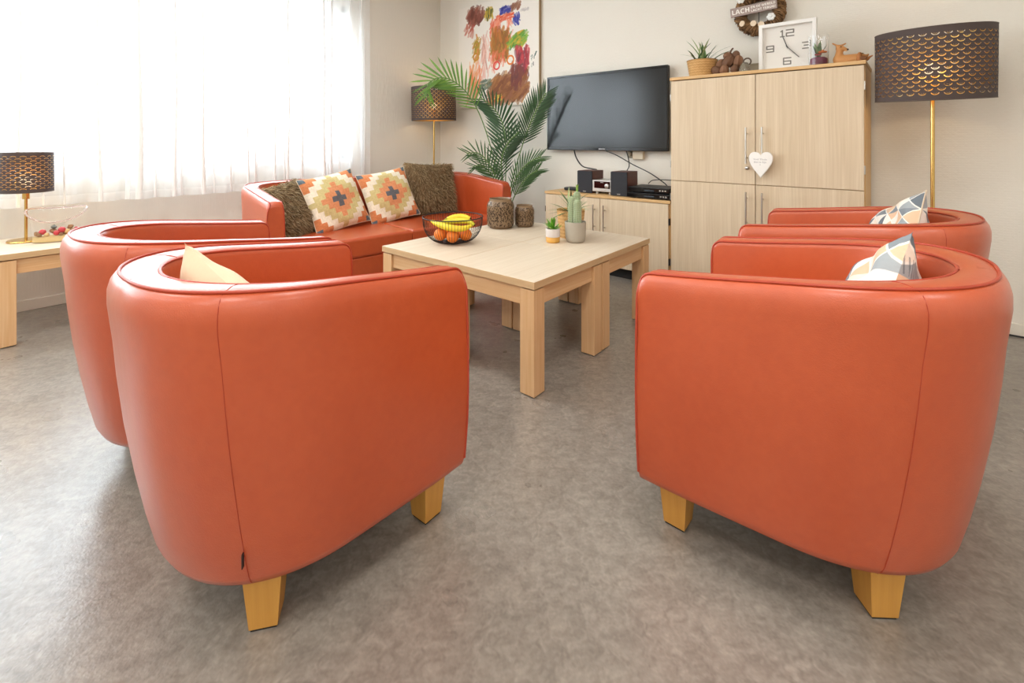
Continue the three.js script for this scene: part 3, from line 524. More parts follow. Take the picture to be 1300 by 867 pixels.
function furCushion(label, w, h, th, seed, place, tones) {
  const t = cushion('fur_cushion', label, M.furBase, null, w, h, th, seed, place); t.userData.group = 'brown fur cushions on the sofa';
  const g = pillowGeo(w, h, th, seed), p = g.attributes.position, nn = g.attributes.normal, ix = g.index, r = rng(seed + 100), pos = [], col = [], N = 9000, tri = ix.count / 3, a = V(), b = V(), c = V(), n0 = V();
  for (let k = 0; k < N; k++) {
    const f = Math.floor(r() * tri) * 3, A = ix.getX(f), B = ix.getX(f + 1), C = ix.getX(f + 2); let u = r(), v = r(); if (u + v > 1) { u = 1 - u; v = 1 - v; }
    a.fromBufferAttribute(p, A); b.fromBufferAttribute(p, B); c.fromBufferAttribute(p, C); const q = a.clone().addScaledVector(b.clone().sub(a), u).addScaledVector(c.clone().sub(a), v);
    n0.fromBufferAttribute(nn, A); const L = 0.025 + r() * 0.022, sw = V((r() - 0.5) * 0.9, -0.35 - r() * 0.7 + 0.5 * Math.sin(q.x * 14) * 0.3, (r() - 0.5) * 0.3);
    const dir = n0.clone().multiplyScalar(0.75).add(sw.multiplyScalar(0.9)).normalize(), side = V(r() - 0.5, r() - 0.5, r() - 0.5).cross(dir).normalize().multiplyScalar(0.0016), m1 = q.clone().addScaledVector(dir, L * 0.55), tip = q.clone().addScaledVector(dir, L); tip.y -= L * 0.2;
    const P = [q.clone().add(side), q.clone().sub(side), m1.clone().add(side), q.clone().sub(side), m1.clone().sub(side), m1.clone().add(side), m1.clone().add(side), m1.clone().sub(side), tip];
    const tone = tones[Math.floor(r() * tones.length)]; for (const w0 of P) { pos.push(w0.x, w0.y, w0.z); col.push(tone.r, tone.g, tone.b); }
  }
  const fg = new THREE.BufferGeometry(); fg.setAttribute('position', new THREE.Float32BufferAttribute(pos, 3)); fg.setAttribute('color', new THREE.Float32BufferAttribute(col, 3)); fg.computeVertexNormals();
  const f = mesh('fur', fg, M.fur, t); f.userData.kind = 'stuff'; return t;
}
M.fur = std({ vertexColors: true, roughness: 0.8, side: THREE.DoubleSide });
const furTones = [lin(156, 130, 94), lin(134, 110, 78), lin(176, 150, 112), lin(112, 90, 62), lin(166, 138, 100), lin(190, 168, 130)];
furCushion('shaggy brown fur cushion standing tallest at the right end of the sofa', 0.50, 0.48, 0.16, 31, onSofa(0.57, -0.56, -0.12, 0.30, -0.05, 0.245), furTones);
furCushion('streaked brown fur cushion tucked against the left sofa arm', 0.43, 0.42, 0.13, 32, onSofa(-0.66, -0.43, 0.5, 0.5, 0.12, 0.20), [...furTones, lin(206, 186, 150), lin(98, 78, 54)]);
cushion('plain_cushion', 'plain beige cushion inside the front left armchair', std({ color: lin(238, 214, 184), roughness: 0.95, bumpMap: weaveBump, bumpScale: 0.0008 }), null, 0.40, 0.40, 0.15, 41, lean(-1.415, 0.435, -0.515, Math.PI + 0.15, 0.36, 0.55, 0.20));
const tri = canvasTex(512, 512, (c, w) => {
  const r = rng(9), n = 5, q = w / n, cols = ['#eee8de', '#f3ece2', '#8b9298', '#6f7880', '#e8c3a2', '#f0e2d2', '#a7adb0', '#ece6dc'];
  c.fillStyle = '#efe9df'; c.fillRect(0, 0, w, w);
  for (let j = 0; j < n; j++) for (let i = 0; i < n; i++) {
    const x = i * q, y = j * q, P = [[x, y], [x + q, y], [x + q, y + q], [x, y + q]], m = [x + q / 2, y + q / 2];
    for (let k = 0; k < 4; k++) { c.fillStyle = cols[Math.floor(r() * cols.length)]; c.beginPath(); c.moveTo(...P[k]); c.lineTo(...P[(k + 1) % 4]); c.lineTo(...m); c.fill(); }
    c.strokeStyle = '#f6f1e8'; c.lineWidth = 5; c.beginPath(); c.moveTo(...P[0]); c.lineTo(...P[2]); c.moveTo(...P[1]); c.lineTo(...P[3]); c.stroke();
    if (r() < 0.35) { c.strokeStyle = 'rgba(60,66,72,0.55)'; c.lineWidth = 1.5; for (let s = 4; s < q; s += 7) { c.beginPath(); c.moveTo(x + s, y + q * 0.55); c.lineTo(x + s + 6, y + q * 0.95); c.stroke(); } }
  }
});
M.tri = std({ map: tri, roughness: 0.95, bumpMap: weaveBump, bumpScale: 0.0008 });
M.tri2 = std({ map: (() => { const t = tri.clone(); t.repeat.set(0.7, 0.7); t.offset.set(0.25, 0.1); t.needsUpdate = true; return t; })(), roughness: 0.95, bumpMap: weaveBump, bumpScale: 0.0008 });
cushion('geometric_cushion', 'cream cushion with grey and peach shapes in the front right armchair', M.tri2, null, 0.42, 0.42, 0.15, 51, lean(-0.115, 0.435, -1.60, -Math.PI / 2 + 0.1, 0.32, 0.5, 0.19)).userData.group = 'geometric cushions';
cushion('geometric_cushion', 'white cushion with grey triangles in the armchair before the cabinet', M.tri, M.cream, 0.42, 0.42, 0.15, 52, lean(-0.06, 0.435, -2.60, -Math.PI / 2 + 0.3, 0.3, 0.40, 0.225)).userData.group = 'geometric cushions';

// ================= ON THE COFFEE TABLES =================
const TOP = 0.5;
{
  const bp = [-2.045, TOP, -1.905], t = thing('wire_fruit_bowl', 'black wire fruit bowl holding bananas and oranges on the low table', 'bowl', bp);
  const prof = (s) => { const a = s * Math.PI / 2; return [0.055 + 0.122 * Math.sin(a) ** 0.9, 0.006 + 0.15 * (1 - Math.cos(a) ** 0.85)]; };
  const wires = []; for (let k = 0; k < 64; k++) { const th = k / 64 * Math.PI * 2, pts = []; for (let i = 0; i <= 8; i++) { const [r, y] = prof(i / 8); pts.push(V(Math.cos(th) * r, y, Math.sin(th) * r)); } wires.push(tube(pts, 0.0011, 10, 4)); }
  const w = mesh('wires', merged(wires), M.black, t); w.userData.kind = 'stuff';
  mesh('rim', new THREE.TorusGeometry(0.177, 0.0032, 8, 72).rotateX(Math.PI / 2).translate(0, 0.156, 0), M.black, t);
  mesh('base', lathe([[0, 0], [0.054, 0], [0.06, 0.004], [0.058, 0.009], [0, 0.009]], 36), M.black, t);
  const orangeMat = std({ color: lin(240, 128, 34), roughness: 0.45, bumpMap: leatherBump, bumpScale: 0.0012 });
  const O = [[-0.068, 0.057, 0.04, 0.038, 'orange at the left front of the wire bowl'], [0.007, 0.05, 0.068, 0.037, 'orange at the middle front of the wire bowl'], [0.078, 0.053, 0.025, 0.037, 'orange at the right front of the wire bowl'], [0.035, 0.056, -0.05, 0.04, 'orange under the back banana in the bowl'], [-0.045, 0.056, -0.045, 0.04, 'orange at the back left of the wire bowl']];
  const c = Math.cos(39.8 * D), s = Math.sin(39.8 * D);
  for (const [x, y, z, r, label] of O) {
    const o = thing('orange', label, 'orange', [bp[0] + x * c + z * s, TOP + y, bp[2] - x * s + z * c], x * 9, 'oranges in the bowl');
    const g = new THREE.SphereGeometry(r, 24, 18); g.scale(1, 0.94, 1); mesh('peel', g, orangeMat, o); mesh('stem_button', new THREE.SphereGeometry(0.005, 8, 6).scale(1, 0.5, 1).translate(0.01, r * 0.925, 0), std({ color: lin(110, 120, 50) }), o);
  }
  const banana = (pts, label, green) => {
    const o = thing('banana', label, 'banana', [bp[0], TOP, bp[2]], 39.8 * D, 'bananas in the bowl');
    const cv = new THREE.CatmullRomCurve3(pts.map((p) => V(...p))), n = 26, rad = (t) => 0.019 * Math.pow(Math.sin(Math.PI * clamp(t * 0.93 + 0.04, 0, 1)), 0.38);
    const fr = cv.computeFrenetFrames(n), pos = [], idx = [], m = 10;
    for (let i = 0; i <= n; i++) { const P = cv.getPointAt(i / n); for (let k = 0; k <= m; k++) { const a = k / m * Math.PI * 2, rr = rad(i / n) * (1 + 0.06 * Math.cos(a * 5)); const q = P.clone().addScaledVector(fr.normals[i], Math.cos(a) * rr).addScaledVector(fr.binormals[i], Math.sin(a) * rr); pos.push(q.x, q.y, q.z); } }
    for (let i = 0; i < n; i++) for (let k = 0; k < m; k++) { const a = i * (m + 1) + k, b = a + 1, d = a + m + 1, e = d + 1; idx.push(a, d, b, b, d, e); }
    const g = new THREE.BufferGeometry(); g.setAttribute('position', new THREE.Float32BufferAttribute(pos, 3)); g.setIndex(idx); g.computeVertexNormals();
    mesh('peel', g, std({ color: green ? lin(212, 204, 50) : lin(240, 212, 52), roughness: 0.45 }), o);
    const e0 = cv.getPointAt(0), e1 = cv.getPointAt(1), d0 = e0.clone().sub(cv.getPointAt(0.05)).normalize();
    mesh('stem', rod(e0.toArray(), e0.clone().addScaledVector(d0, 0.014).toArray(), 0.006, 0.005, 8), std({ color: lin(150, 150, 50), roughness: 0.7 }), o);
    mesh('tip', new THREE.SphereGeometry(0.0065, 8, 6).translate(e1.x, e1.y, e1.z), std({ color: lin(60, 48, 30) }), o);
  };
  banana([[-0.125, 0.128, 0.0], [-0.07, 0.116, 0.055], [0.0, 0.103, 0.085], [0.07, 0.098, 0.075], [0.115, 0.108, 0.04]], 'yellow banana lying across the front of the bowl', false);
  banana([[-0.075, 0.118, 0.02], [-0.03, 0.122, -0.01], [0.03, 0.126, -0.02], [0.09, 0.125, -0.01], [0.128, 0.105, 0.005]], 'greenish banana lying behind the front banana', true);
  banana([[-0.04, 0.135, -0.04], [0.0, 0.142, -0.055], [0.05, 0.145, -0.06], [0.1, 0.138, -0.04]], 'pale yellow banana lying at the back of the bowl', false);
}
const lace = canvasTex(1024, 256, (c, w, h) => {
  const r = rng(77); c.fillStyle = '#fff'; c.fillRect(0, 0, w, h); c.fillStyle = '#000';
  for (let k = 0; k < 900; k++) { const x = r() * w, y = 26 + r() * (h - 50), a = r() * 6.3, L = 5 + r() * 5, W = 3 + r() * 3.5; for (const dx of [0, -w, w]) { c.save(); c.translate(x + dx, y); c.rotate(a); c.beginPath(); c.ellipse(0, 0, L, W, 0, 0, 7); c.fill(); c.restore(); } }
}, false);
M.lace = std({ color: lin(132, 108, 82), roughness: 0.3, alphaMap: lace, alphaTest: 0.5, side: THREE.DoubleSide });
M.glaze = std({ color: lin(136, 112, 86), roughness: 0.25 });
for (const [x, z, r, h, label] of [[-2.15, -2.455, 0.096, 0.205, 'larger brown perforated ceramic pot on the low table'], [-2.055, -2.605, 0.07, 0.152, 'smaller brown perforated ceramic pot on the low table']]) {
  const t = thing('perforated_pot', label, 'pot', [x, TOP, z], 0, 'brown perforated pots');
  const prof = [[r * 0.8, 0.012], [r * 0.95, h * 0.08], [r, h * 0.2], [r, h * 0.72], [r * 0.95, h * 0.85], [r * 0.82, h * 0.92]];
  const wg = lathe(prof, 64), wu = wg.attributes.uv, wp = wg.attributes.position; for (let i = 0; i < wu.count; i++) wu.setY(i, wp.getY(i) / h); mesh('wall', wg, M.lace, t);
  mesh('liner', lathe(prof.map(([a, b]) => [a - 0.006, b]), 48), std({ color: lin(62, 45, 30), roughness: 0.7, side: THREE.DoubleSide }), t);
  mesh('rim', lathe([[r * 0.82, h * 0.915], [r * 0.80, h * 0.94], [r * 0.82, h], [r * 0.78, h], [r * 0.76, h * 0.94], [r * 0.78, h * 0.91]], 48), M.glaze, t);
  mesh('base', lathe([[0, 0], [r * 0.76, 0], [r * 0.8, 0.004], [r * 0.82, 0.014], [0, 0.014]], 48), M.glaze, t);
}
// pointed leaf: base at the origin, along +x, flat in xz
function bladeGeo(L, W, droop, fold = 0.2, n = 6) {
  const pos = [], idx = [];
  for (let i = 0; i <= n; i++) { const t = i / n, w = W * Math.pow(Math.sin(Math.PI * clamp(0.12 + t * 0.88, 0, 1)), 0.7) * (i === n ? 0 : 1), x = L * t, y = -droop * t * t; pos.push(x, y + w * fold, -w, x, y, 0, x, y + w * fold, w); }
  for (let i = 0; i < n; i++) { const a = i * 3, b = a + 3; idx.push(a, a + 1, b, a + 1, b + 1, b, a + 1, a + 2, b + 1, a + 2, b + 2, b + 1); }
  const g = new THREE.BufferGeometry(); g.setAttribute('position', new THREE.Float32BufferAttribute(pos, 3)); g.setIndex(idx); g.computeVertexNormals(); return g;
}
const leafMat = (c, tr = 0.25) => phys({ color: c, roughness: 0.5, transmission: tr, thickness: 0, side: THREE.DoubleSide });
function leaves(t, geo, mats, list) { for (const [y, yaw, pitch, s, dx = 0, dz = 0] of list) { const m = mesh('leaf', geo, mats[Math.floor(R0() * mats.length)], t); m.position.set(dx, y, dz); m.rotation.order = 'YZX'; m.rotation.y = yaw; m.rotation.z = pitch; m.scale.setScalar(s); } }
M.conc = std({ color: lin(172, 164, 150), roughness: 0.85, bumpMap: fineBump, bumpScale: 0.001 });
M.weave = std({ map: dataTex(256, 256, (u, v) => { const k = 0.5 + 0.5 * Math.sin(v * Math.PI * 2 * 9 + 0.6 * Math.sin(u * Math.PI * 2 * 30)); return mix3([188, 140, 84], [222, 178, 118], clamp(k * 0.6 + nA(u * 60, v * 20, 60, 20) * 0.4, 0, 1)); }), roughness: 0.8 });
{
  const t = thing('potted_succulent', 'small bright green spiky succulent in a two-tone white and gold pot', 'plant', [-1.598, TOP, -2.30]);
  mesh('pot', lathe([[0.037, 0.03], [0.042, 0.035], [0.043, 0.08], [0.04, 0.083], [0.036, 0.08], [0.036, 0.07], [0, 0.07]], 40), std({ color: lin(214, 206, 202), roughness: 0.5 }), t);
  mesh('gold_band', lathe([[0, 0], [0.036, 0], [0.0405, 0.005], [0.0425, 0.034], [0, 0.034]], 40), std({ color: lin(212, 158, 72), roughness: 0.45 }), t);
  const l = []; const r = rng(61); for (let k = 0; k < 10; k++) l.push([0.07, k * 0.628 + r() * 0.3, 0.25 + r() * 0.3, 0.9 + r() * 0.2]); for (let k = 0; k < 8; k++) l.push([0.075, k * 0.785 + r() * 0.3, 0.8 + r() * 0.4, 0.85 + r() * 0.3]); l.push([0.075, 0, 1.5, 1]);
  leaves(t, bladeGeo(0.072, 0.0085, -0.012, 0.35), [leafMat(lin(112, 176, 44)), leafMat(lin(84, 150, 36)), leafMat(lin(136, 190, 62))], l);
}
{
  const t = thing('potted_cactus', 'pale three-column cactus in a grey concrete pot', 'cactus', [-1.50, TOP, -2.395]);
  mesh('pot', lathe([[0, 0], [0.046, 0], [0.054, 0.008], [0.06, 0.03], [0.064, 0.12], [0.061, 0.123], [0.056, 0.118], [0.056, 0.1], [0, 0.1]], 48), M.conc, t);
  mesh('soil', lathe([[0, 0.108], [0.056, 0.106]], 32), M.soil, t);
  const cm = std({ color: lin(150, 168, 130), roughness: 0.8 }), sp = std({ color: lin(232, 228, 208), roughness: 0.9 });
  const column = (x, z, h, r, name) => {
    const ribs = 11, n = 18, m = ribs * 4, pos = [], idx = [], spines = [];
    for (let i = 0; i <= n; i++) { const s = i / n, y = 0.1 + h * s, rr = r * (s > 0.82 ? Math.sqrt(Math.max(1 - ((s - 0.82) / 0.18) ** 2, 0.0004)) : 0.92 + 0.08 * Math.sin(s * 4)); for (let k = 0; k <= m; k++) { const a = k / m * Math.PI * 2, q = rr * (1 + 0.13 * Math.cos(a * ribs)); pos.push(x + Math.cos(a) * q, y, z + Math.sin(a) * q); } }
    for (let i = 0; i < n; i++) for (let k = 0; k < m; k++) { const a = i * (m + 1) + k, b = a + 1, d = a + m + 1, e = d + 1; idx.push(a, d, b, b, d, e); }
    const g = new THREE.BufferGeometry(); g.setAttribute('position', new THREE.Float32BufferAttribute(pos, 3)); g.setIndex(idx); g.computeVertexNormals(); const c = mesh(name, g, cm, t);
    for (let k = 0; k < ribs; k++) for (let i = 1; i < 22; i++) { const a = k / ribs * Math.PI * 2, s = i / 22, rr = r * 1.1 * (s > 0.82 ? Math.sqrt(1 - ((s - 0.82) / 0.18) ** 2) : 1), y = 0.1 + h * s; for (const j of [-0.35, 0.35]) spines.push(rod([x + Math.cos(a) * rr, y, z + Math.sin(a) * rr], [x + Math.cos(a + j) * (rr + 0.006), y + 0.002, z + Math.sin(a + j) * (rr + 0.006)], 0.0006, 0.0003, 3)); }
    const q = mesh('spines', merged(spines), sp, c); q.userData.kind = 'stuff';
  };
  column(-0.02, 0.005, 0.175, 0.021, 'column'); column(0.0, -0.018, 0.205, 0.02, 'column'); column(0.022, 0.012, 0.16, 0.021, 'column');
  leaves(t, bladeGeo(0.06, 0.008, 0, 0.3), [leafMat(lin(150, 190, 80))], [[0.29, 0.3, 1.4, 1, 0, -0.02], [0.29, 2.2, 1.35, 0.9, 0, -0.02], [0.29, 4.2, 1.4, 0.95, 0, -0.02]]);
}
function basketGrass(label, pos, R, H, seed, n, L, mats) {
  const t = thing('basket_plant', label, 'plant', pos, 0, 'grassy plants in woven baskets');
  const prof = [[0, 0], [R * 0.8, 0]]; for (let k = 0; k <= 26; k++) { const s = k / 26; prof.push([R * (0.8 + 0.2 * s) + 0.0022 * Math.cos(k * Math.PI), 0.003 + H * s]); } prof.push([R * 0.93, H - 0.004], [R * 0.9, H * 0.8], [0, H * 0.8]);
  mesh('basket', lathe(prof, 40), M.weave, t); mesh('soil', lathe([[0, H * 0.86], [R * 0.93, H * 0.84]], 24), M.soil, t);
  const r = rng(seed), l = []; for (let k = 0; k < n; k++) { const q = k / n; l.push([H * 0.85, r() * 6.28, 0.2 + 1.2 * r(), 0.7 + r() * 0.5, (r() - 0.5) * R * 0.8, (r() - 0.5) * R * 0.8]); }
  leaves(t, bladeGeo(L, 0.006, L * 0.35, 0.3), mats, l);
}
const grassMats = [leafMat(lin(70, 112, 50)), leafMat(lin(120, 150, 88)), leafMat(lin(52, 92, 44)), leafMat(lin(170, 186, 130))];
basketGrass('grassy plant in a woven basket behind the cactus on the table', [-1.60, TOP, -2.50], 0.088, 0.17, 71, 34, 0.17, grassMats);
basketGrass('grassy plant in a woven basket on the left end of the cabinet', [-1.15, 1.574, -3.62], 0.108, 0.135, 72, 34, 0.2, grassMats);

// ================= ON THE SIDE TABLE =================
{
  const pos = [-3.925, TOP, -0.405], turn = 74 * D, t = thing('glass_vase', 'clear oval glass vase with a pinched rim, filled with dried decorations', 'vase', pos, turn); t.scale.setScalar(0.86);
  const oval = (a, b, y) => { const p = []; for (let k = 0; k < 48; k++) { const q = k / 48 * Math.PI * 2; p.push([Math.cos(q) * a, y(Math.cos(q), Math.sin(q)), Math.sin(q) * b]); } return p; };
  const loft = (rows) => { const pos = [], idx = [], m = rows[0].length; rows.forEach((r) => r.forEach((p) => pos.push(...p))); for (let i = 0; i < rows.length - 1; i++) for (let k = 0; k < m; k++) { const a = i * m + k, b = i * m + (k + 1) % m, d = a + m, e = b + m; idx.push(a, d, b, b, d, e); } const g = new THREE.BufferGeometry(); g.setAttribute('position', new THREE.Float32BufferAttribute(pos, 3)); g.setIndex(idx); g.computeVertexNormals(); return g; };
  const rows = []; for (let i = 0; i <= 10; i++) { const s = i / 10; rows.push(oval(0.125 + 0.02 * s * s, 0.06 + 0.006 * s, (c, q) => 0.004 + 0.19 * s + s * s * s * (0.02 * c * c - 0.034 * q - 0.012 * q * q))); }
  rows.push(oval(0.152, 0.074, (c, q) => 0.197 + 0.024 * c * c - 0.038 * q - 0.012 * q * q), oval(0.158, 0.08, (c, q) => 0.194 + 0.026 * c * c - 0.042 * q - 0.012 * q * q));
  mesh('glass_body', loft(rows), phys({ color: 0xffffff, roughness: 0.03, transmission: 1, thickness: 0, ior: 1.5 }), t);
  mesh('glass_rim', tube(oval(0.158, 0.08, (c, q) => 0.195 + 0.026 * c * c - 0.042 * q - 0.012 * q * q).map((p) => V(...p)), 0.0058, 120, 8, true), phys({ color: lin(226, 206, 200), roughness: 0.05, transmission: 0.75, thickness: 0.01, ior: 1.5 }), t);
  const sg = loft([oval(0.122, 0.057, () => 0.004), oval(0.123, 0.058, () => 0.035), oval(0.08, 0.035, () => 0.042), oval(0.01, 0.005, () => 0.044)]); mesh('sand', sg, std({ color: lin(206, 178, 122), roughness: 1 }), t);
  const c = Math.cos(turn), s = Math.sin(turn), red = std({ color: lin(196, 48, 58), roughness: 0.35 }), pod = std({ color: lin(150, 112, 78), roughness: 0.9 }), gold = std({ color: lin(206, 172, 116), roughness: 0.6 }), gr = std({ color: lin(104, 110, 104), roughness: 0.8 });
  const at = (x, y, z) => [pos[0] + 0.84 * (x * c + z * s), TOP + 0.86 * y, pos[2] + 0.84 * (z * c - x * s)];
  const bits = [[-0.07, 0.072, 0.02, 0.02, 'r'], [0.005, 0.062, 0.035, 0.018, 'r'], [0.03, 0.078, 0.02, 0.022, 'r'], [-0.1, 0.06, 0.01, 0.018, 'p'], [-0.085, 0.055, 0.035, 0.015, 'p'], [-0.045, 0.055, 0.036, 0.014, 'g'], [-0.02, 0.072, -0.01, 0.02, 'p'], [-0.015, 0.1, 0.0, 0.016, 'k'], [0.06, 0.065, 0.02, 0.018, 'g'], [0.085, 0.065, 0.005, 0.02, 'p'], [0.07, 0.092, -0.015, 0.018, 'p'], [0.04, 0.06, -0.02, 0.02, 'g'], [0.03, 0.052, 0.04, 0.012, 'p'], [0.1, 0.075, -0.02, 0.014, 'r']];
  const names = { r: ['red_berry', 'red dried berry ball'], p: ['seed_pod', 'brown dried seed pod'], g: ['straw_ball', 'straw coloured ball'], k: ['grey_cone', 'grey dried cone'] }, mats = { r: red, p: pod, g: gold, k: gr }, groups = { r: 'red berries in the glass vase', p: 'seed pods in the glass vase', g: 'straw balls in the glass vase', k: null };
  const where = (x, y, z, k) => { if (k === 'k') return ''; const row = bits.filter((b) => b[4] === k).map((b) => b[0]).sort((a, b) => a - b), n = row.indexOf(x); return [', leftmost of its kind', ', second of its kind from the left', ', third of its kind from the left', ', fourth of its kind from the left', ', fifth of its kind from the left', ', sixth of its kind from the left'][n]; };
  for (const [x, y, z, r, k] of bits) {
    const o = thing(names[k][0], names[k][1] + where(x, y, z, k) + ' in the oval glass vase', 'decoration', at(x, y, z), 0, groups[k]);
    const g = k === 'r' || k === 'g' ? new THREE.SphereGeometry(r, 18, 12) : lathe([...Array(13).keys()].map((i) => [Math.max(r * Math.sin(i / 12 * Math.PI) * (1 + 0.12 * (i % 2)), 1e-4), -r + 2 * r * i / 12]), 14);
    mesh('body', g, mats[k], o); mesh('stub', rod([0, r * 0.9, 0], [0, r * 1.2, 0], r * 0.12, r * 0.08, 6), pod, o); o.rotation.set(x * 9, 0, z * 20); o.scale.setScalar(0.84);
  }
}

// ================= ON AND ABOVE THE CABINET =================
{
  const t = thing('seed_pod_cluster', 'cluster of dark brown carved seed pods on the cabinet', 'ornament', [-0.955, 1.574, -3.61]);
  const pm = [std({ color: lin(112, 78, 56), roughness: 0.7 }), std({ color: lin(134, 96, 70), roughness: 0.7 })];
  const podGeo = (() => { const n = 16, m = 28, pos = [], idx = []; for (let i = 0; i <= n; i++) { const s = i / n, y = -1 + 2 * s, r0 = Math.sqrt(Math.max(1 - y * y, 0)) * (1 - 0.25 * s); for (let k = 0; k <= m; k++) { const a = k / m * Math.PI * 2, q = r0 * (1 + 0.09 * Math.cos(a * 7)); pos.push(Math.cos(a) * q, y * 1.15, Math.sin(a) * q); } } for (let i = 0; i < n; i++) for (let k = 0; k < m; k++) { const a = i * (m + 1) + k, b = a + 1, d = a + m + 1, e = d + 1; idx.push(a, d, b, b, d, e); } const g = new THREE.BufferGeometry(); g.setAttribute('position', new THREE.Float32BufferAttribute(pos, 3)); g.setIndex(idx); g.computeVertexNormals(); return g; })();
  [[-0.08, 0.038, 0.03, 0.036], [-0.02, 0.037, 0.05, 0.034], [0.045, 0.036, 0.04, 0.033], [-0.06, 0.085, 0, 0.036], [0.0, 0.1, 0.02, 0.042], [0.06, 0.095, 0.0, 0.04], [0.07, 0.04, -0.02, 0.036], [-0.01, 0.14, -0.01, 0.034], [0.04, 0.145, -0.02, 0.03]].forEach(([x, y, z, r], k) => { const p = mesh('pod', podGeo, pm[k % 2], t); p.position.set(x, y + 0.008, z); p.scale.setScalar(r); p.rotation.set(0.6 * Math.sin(k * 2.1), k, 0.9 * Math.cos(k * 1.7)); });
  mesh('stalk', tube([[0.0, 0.15, 0], [0.012, 0.185, 0], [0.028, 0.2, 0.01]], 0.006, 10, 6), pm[0], t);
  const b = thing('small_glass_bell', 'small grey glass bell ornament in front of the clock', 'ornament', [-0.835, 1.574, -3.545]);
  mesh('bell', lathe([[0.04, 0], [0.042, 0.004], [0.038, 0.03], [0.03, 0.06], [0.018, 0.078], [0, 0.084]], 32), phys({ color: lin(196, 190, 172), roughness: 0.1, transmission: 0.7, thickness: 0.01 }), b);
  mesh('loop', new THREE.TorusGeometry(0.024, 0.005, 8, 24).translate(0.012, 0.086, -0.01), std({ color: lin(90, 72, 54), roughness: 0.6 }), b);
  const c = thing('small_box', 'small grey-beige box behind the glass bell', 'box', [-0.83, 1.574, -3.72]);
  mesh('box', bx(-0.05, 0.06, 0, 0.075, -0.03, 0.03, 0.003), std({ color: lin(176, 166, 146), roughness: 0.8 }), c); mesh('lid', bx(-0.052, 0.062, 0.075, 0.09, -0.032, 0.032, 0.003), std({ color: lin(170, 160, 138), roughness: 0.8 }), c);
}
{
  const t = thing('square_clock', 'square white clock standing on top of the cabinet', 'clock', [-0.588, 1.574, -3.61], -0.02); t.rotation.x = 0;
  const S = 0.17, Hc = 0.335;
  mesh('frame', merged([bx(-S, S, 0, 0.024, -0.02, 0.024, 0.003), bx(-S, S, Hc - 0.024, Hc, -0.02, 0.024, 0.003), bx(-S, -S + 0.024, 0.02, Hc - 0.02, -0.02, 0.024, 0.003), bx(S - 0.024, S, 0.02, Hc - 0.02, -0.02, 0.024, 0.003)]), M.white, t);
  const face = canvasTex(512, 512, (c) => {
    c.fillStyle = '#ece8e2'; c.fillRect(0, 0, 512, 512); c.strokeStyle = '#6a645c'; c.lineWidth = 14; c.lineJoin = 'round'; c.lineCap = 'square';
    const L = (p) => { c.beginPath(); p.forEach((q, i) => (i ? c.lineTo(...q) : c.moveTo(...q))); c.stroke(); };
    const glyph = (k, x, y, w, h) => { const G = { 1: [[[0.2, 0.15], [0.55, 0], [0.55, 1]], [[0.1, 1], [1, 1]]], 2: [[[0, 0], [1, 0], [1, 0.5], [0, 0.5], [0, 1], [1, 1]]], 9: [[[1, 0.5], [0, 0.5], [0, 0], [1, 0], [1, 1], [0, 1]]], 6: [[[1, 0], [0, 0], [0, 1], [1, 1], [1, 0.5], [0, 0.5]]], 3: [[[0, 0], [1, 0], [1, 1], [0, 1]], [[0.25, 0.5], [1, 0.5]]] }; for (const p of G[k]) L(p.map(([a, b]) => [x + a * w, y + b * h])); };
    glyph(1, 182, 52, 40, 74); glyph(2, 246, 52, 74, 74); glyph(9, 38, 224, 74, 70); glyph(6, 216, 388, 74, 74); glyph(3, 412, 224, 66, 70);
  });
  const f = mesh('face', new THREE.PlaneGeometry(2 * S - 0.046, Hc - 0.046), std({ map: face, roughness: 0.6 }), t); f.position.set(0, Hc / 2, -0.005);
  mesh('back', bx(-S + 0.01, S - 0.01, 0.01, Hc - 0.01, -0.018, -0.006), M.white, t);
  const hand = (ang, len, w) => { const g = bx(-w / 2, w / 2, -0.012, len, 0, 0.0015); const h = mesh('hand', g, std({ color: lin(74, 72, 72), roughness: 0.5 }), t); h.position.set(0, Hc / 2, 0.002 + w * 0.1); h.rotation.z = -ang; };
  hand(-20 * D, 0.075, 0.006); hand(138 * D, 0.105, 0.005);
  mesh('hub', rod([0, Hc / 2, 0], [0, Hc / 2, 0.006], 0.005, 0.005, 12), M.black, t);
  mesh('cover_glass', bx(-S + 0.022, S - 0.022, 0.022, Hc - 0.022, 0.012, 0.014), M.glass, t);
}
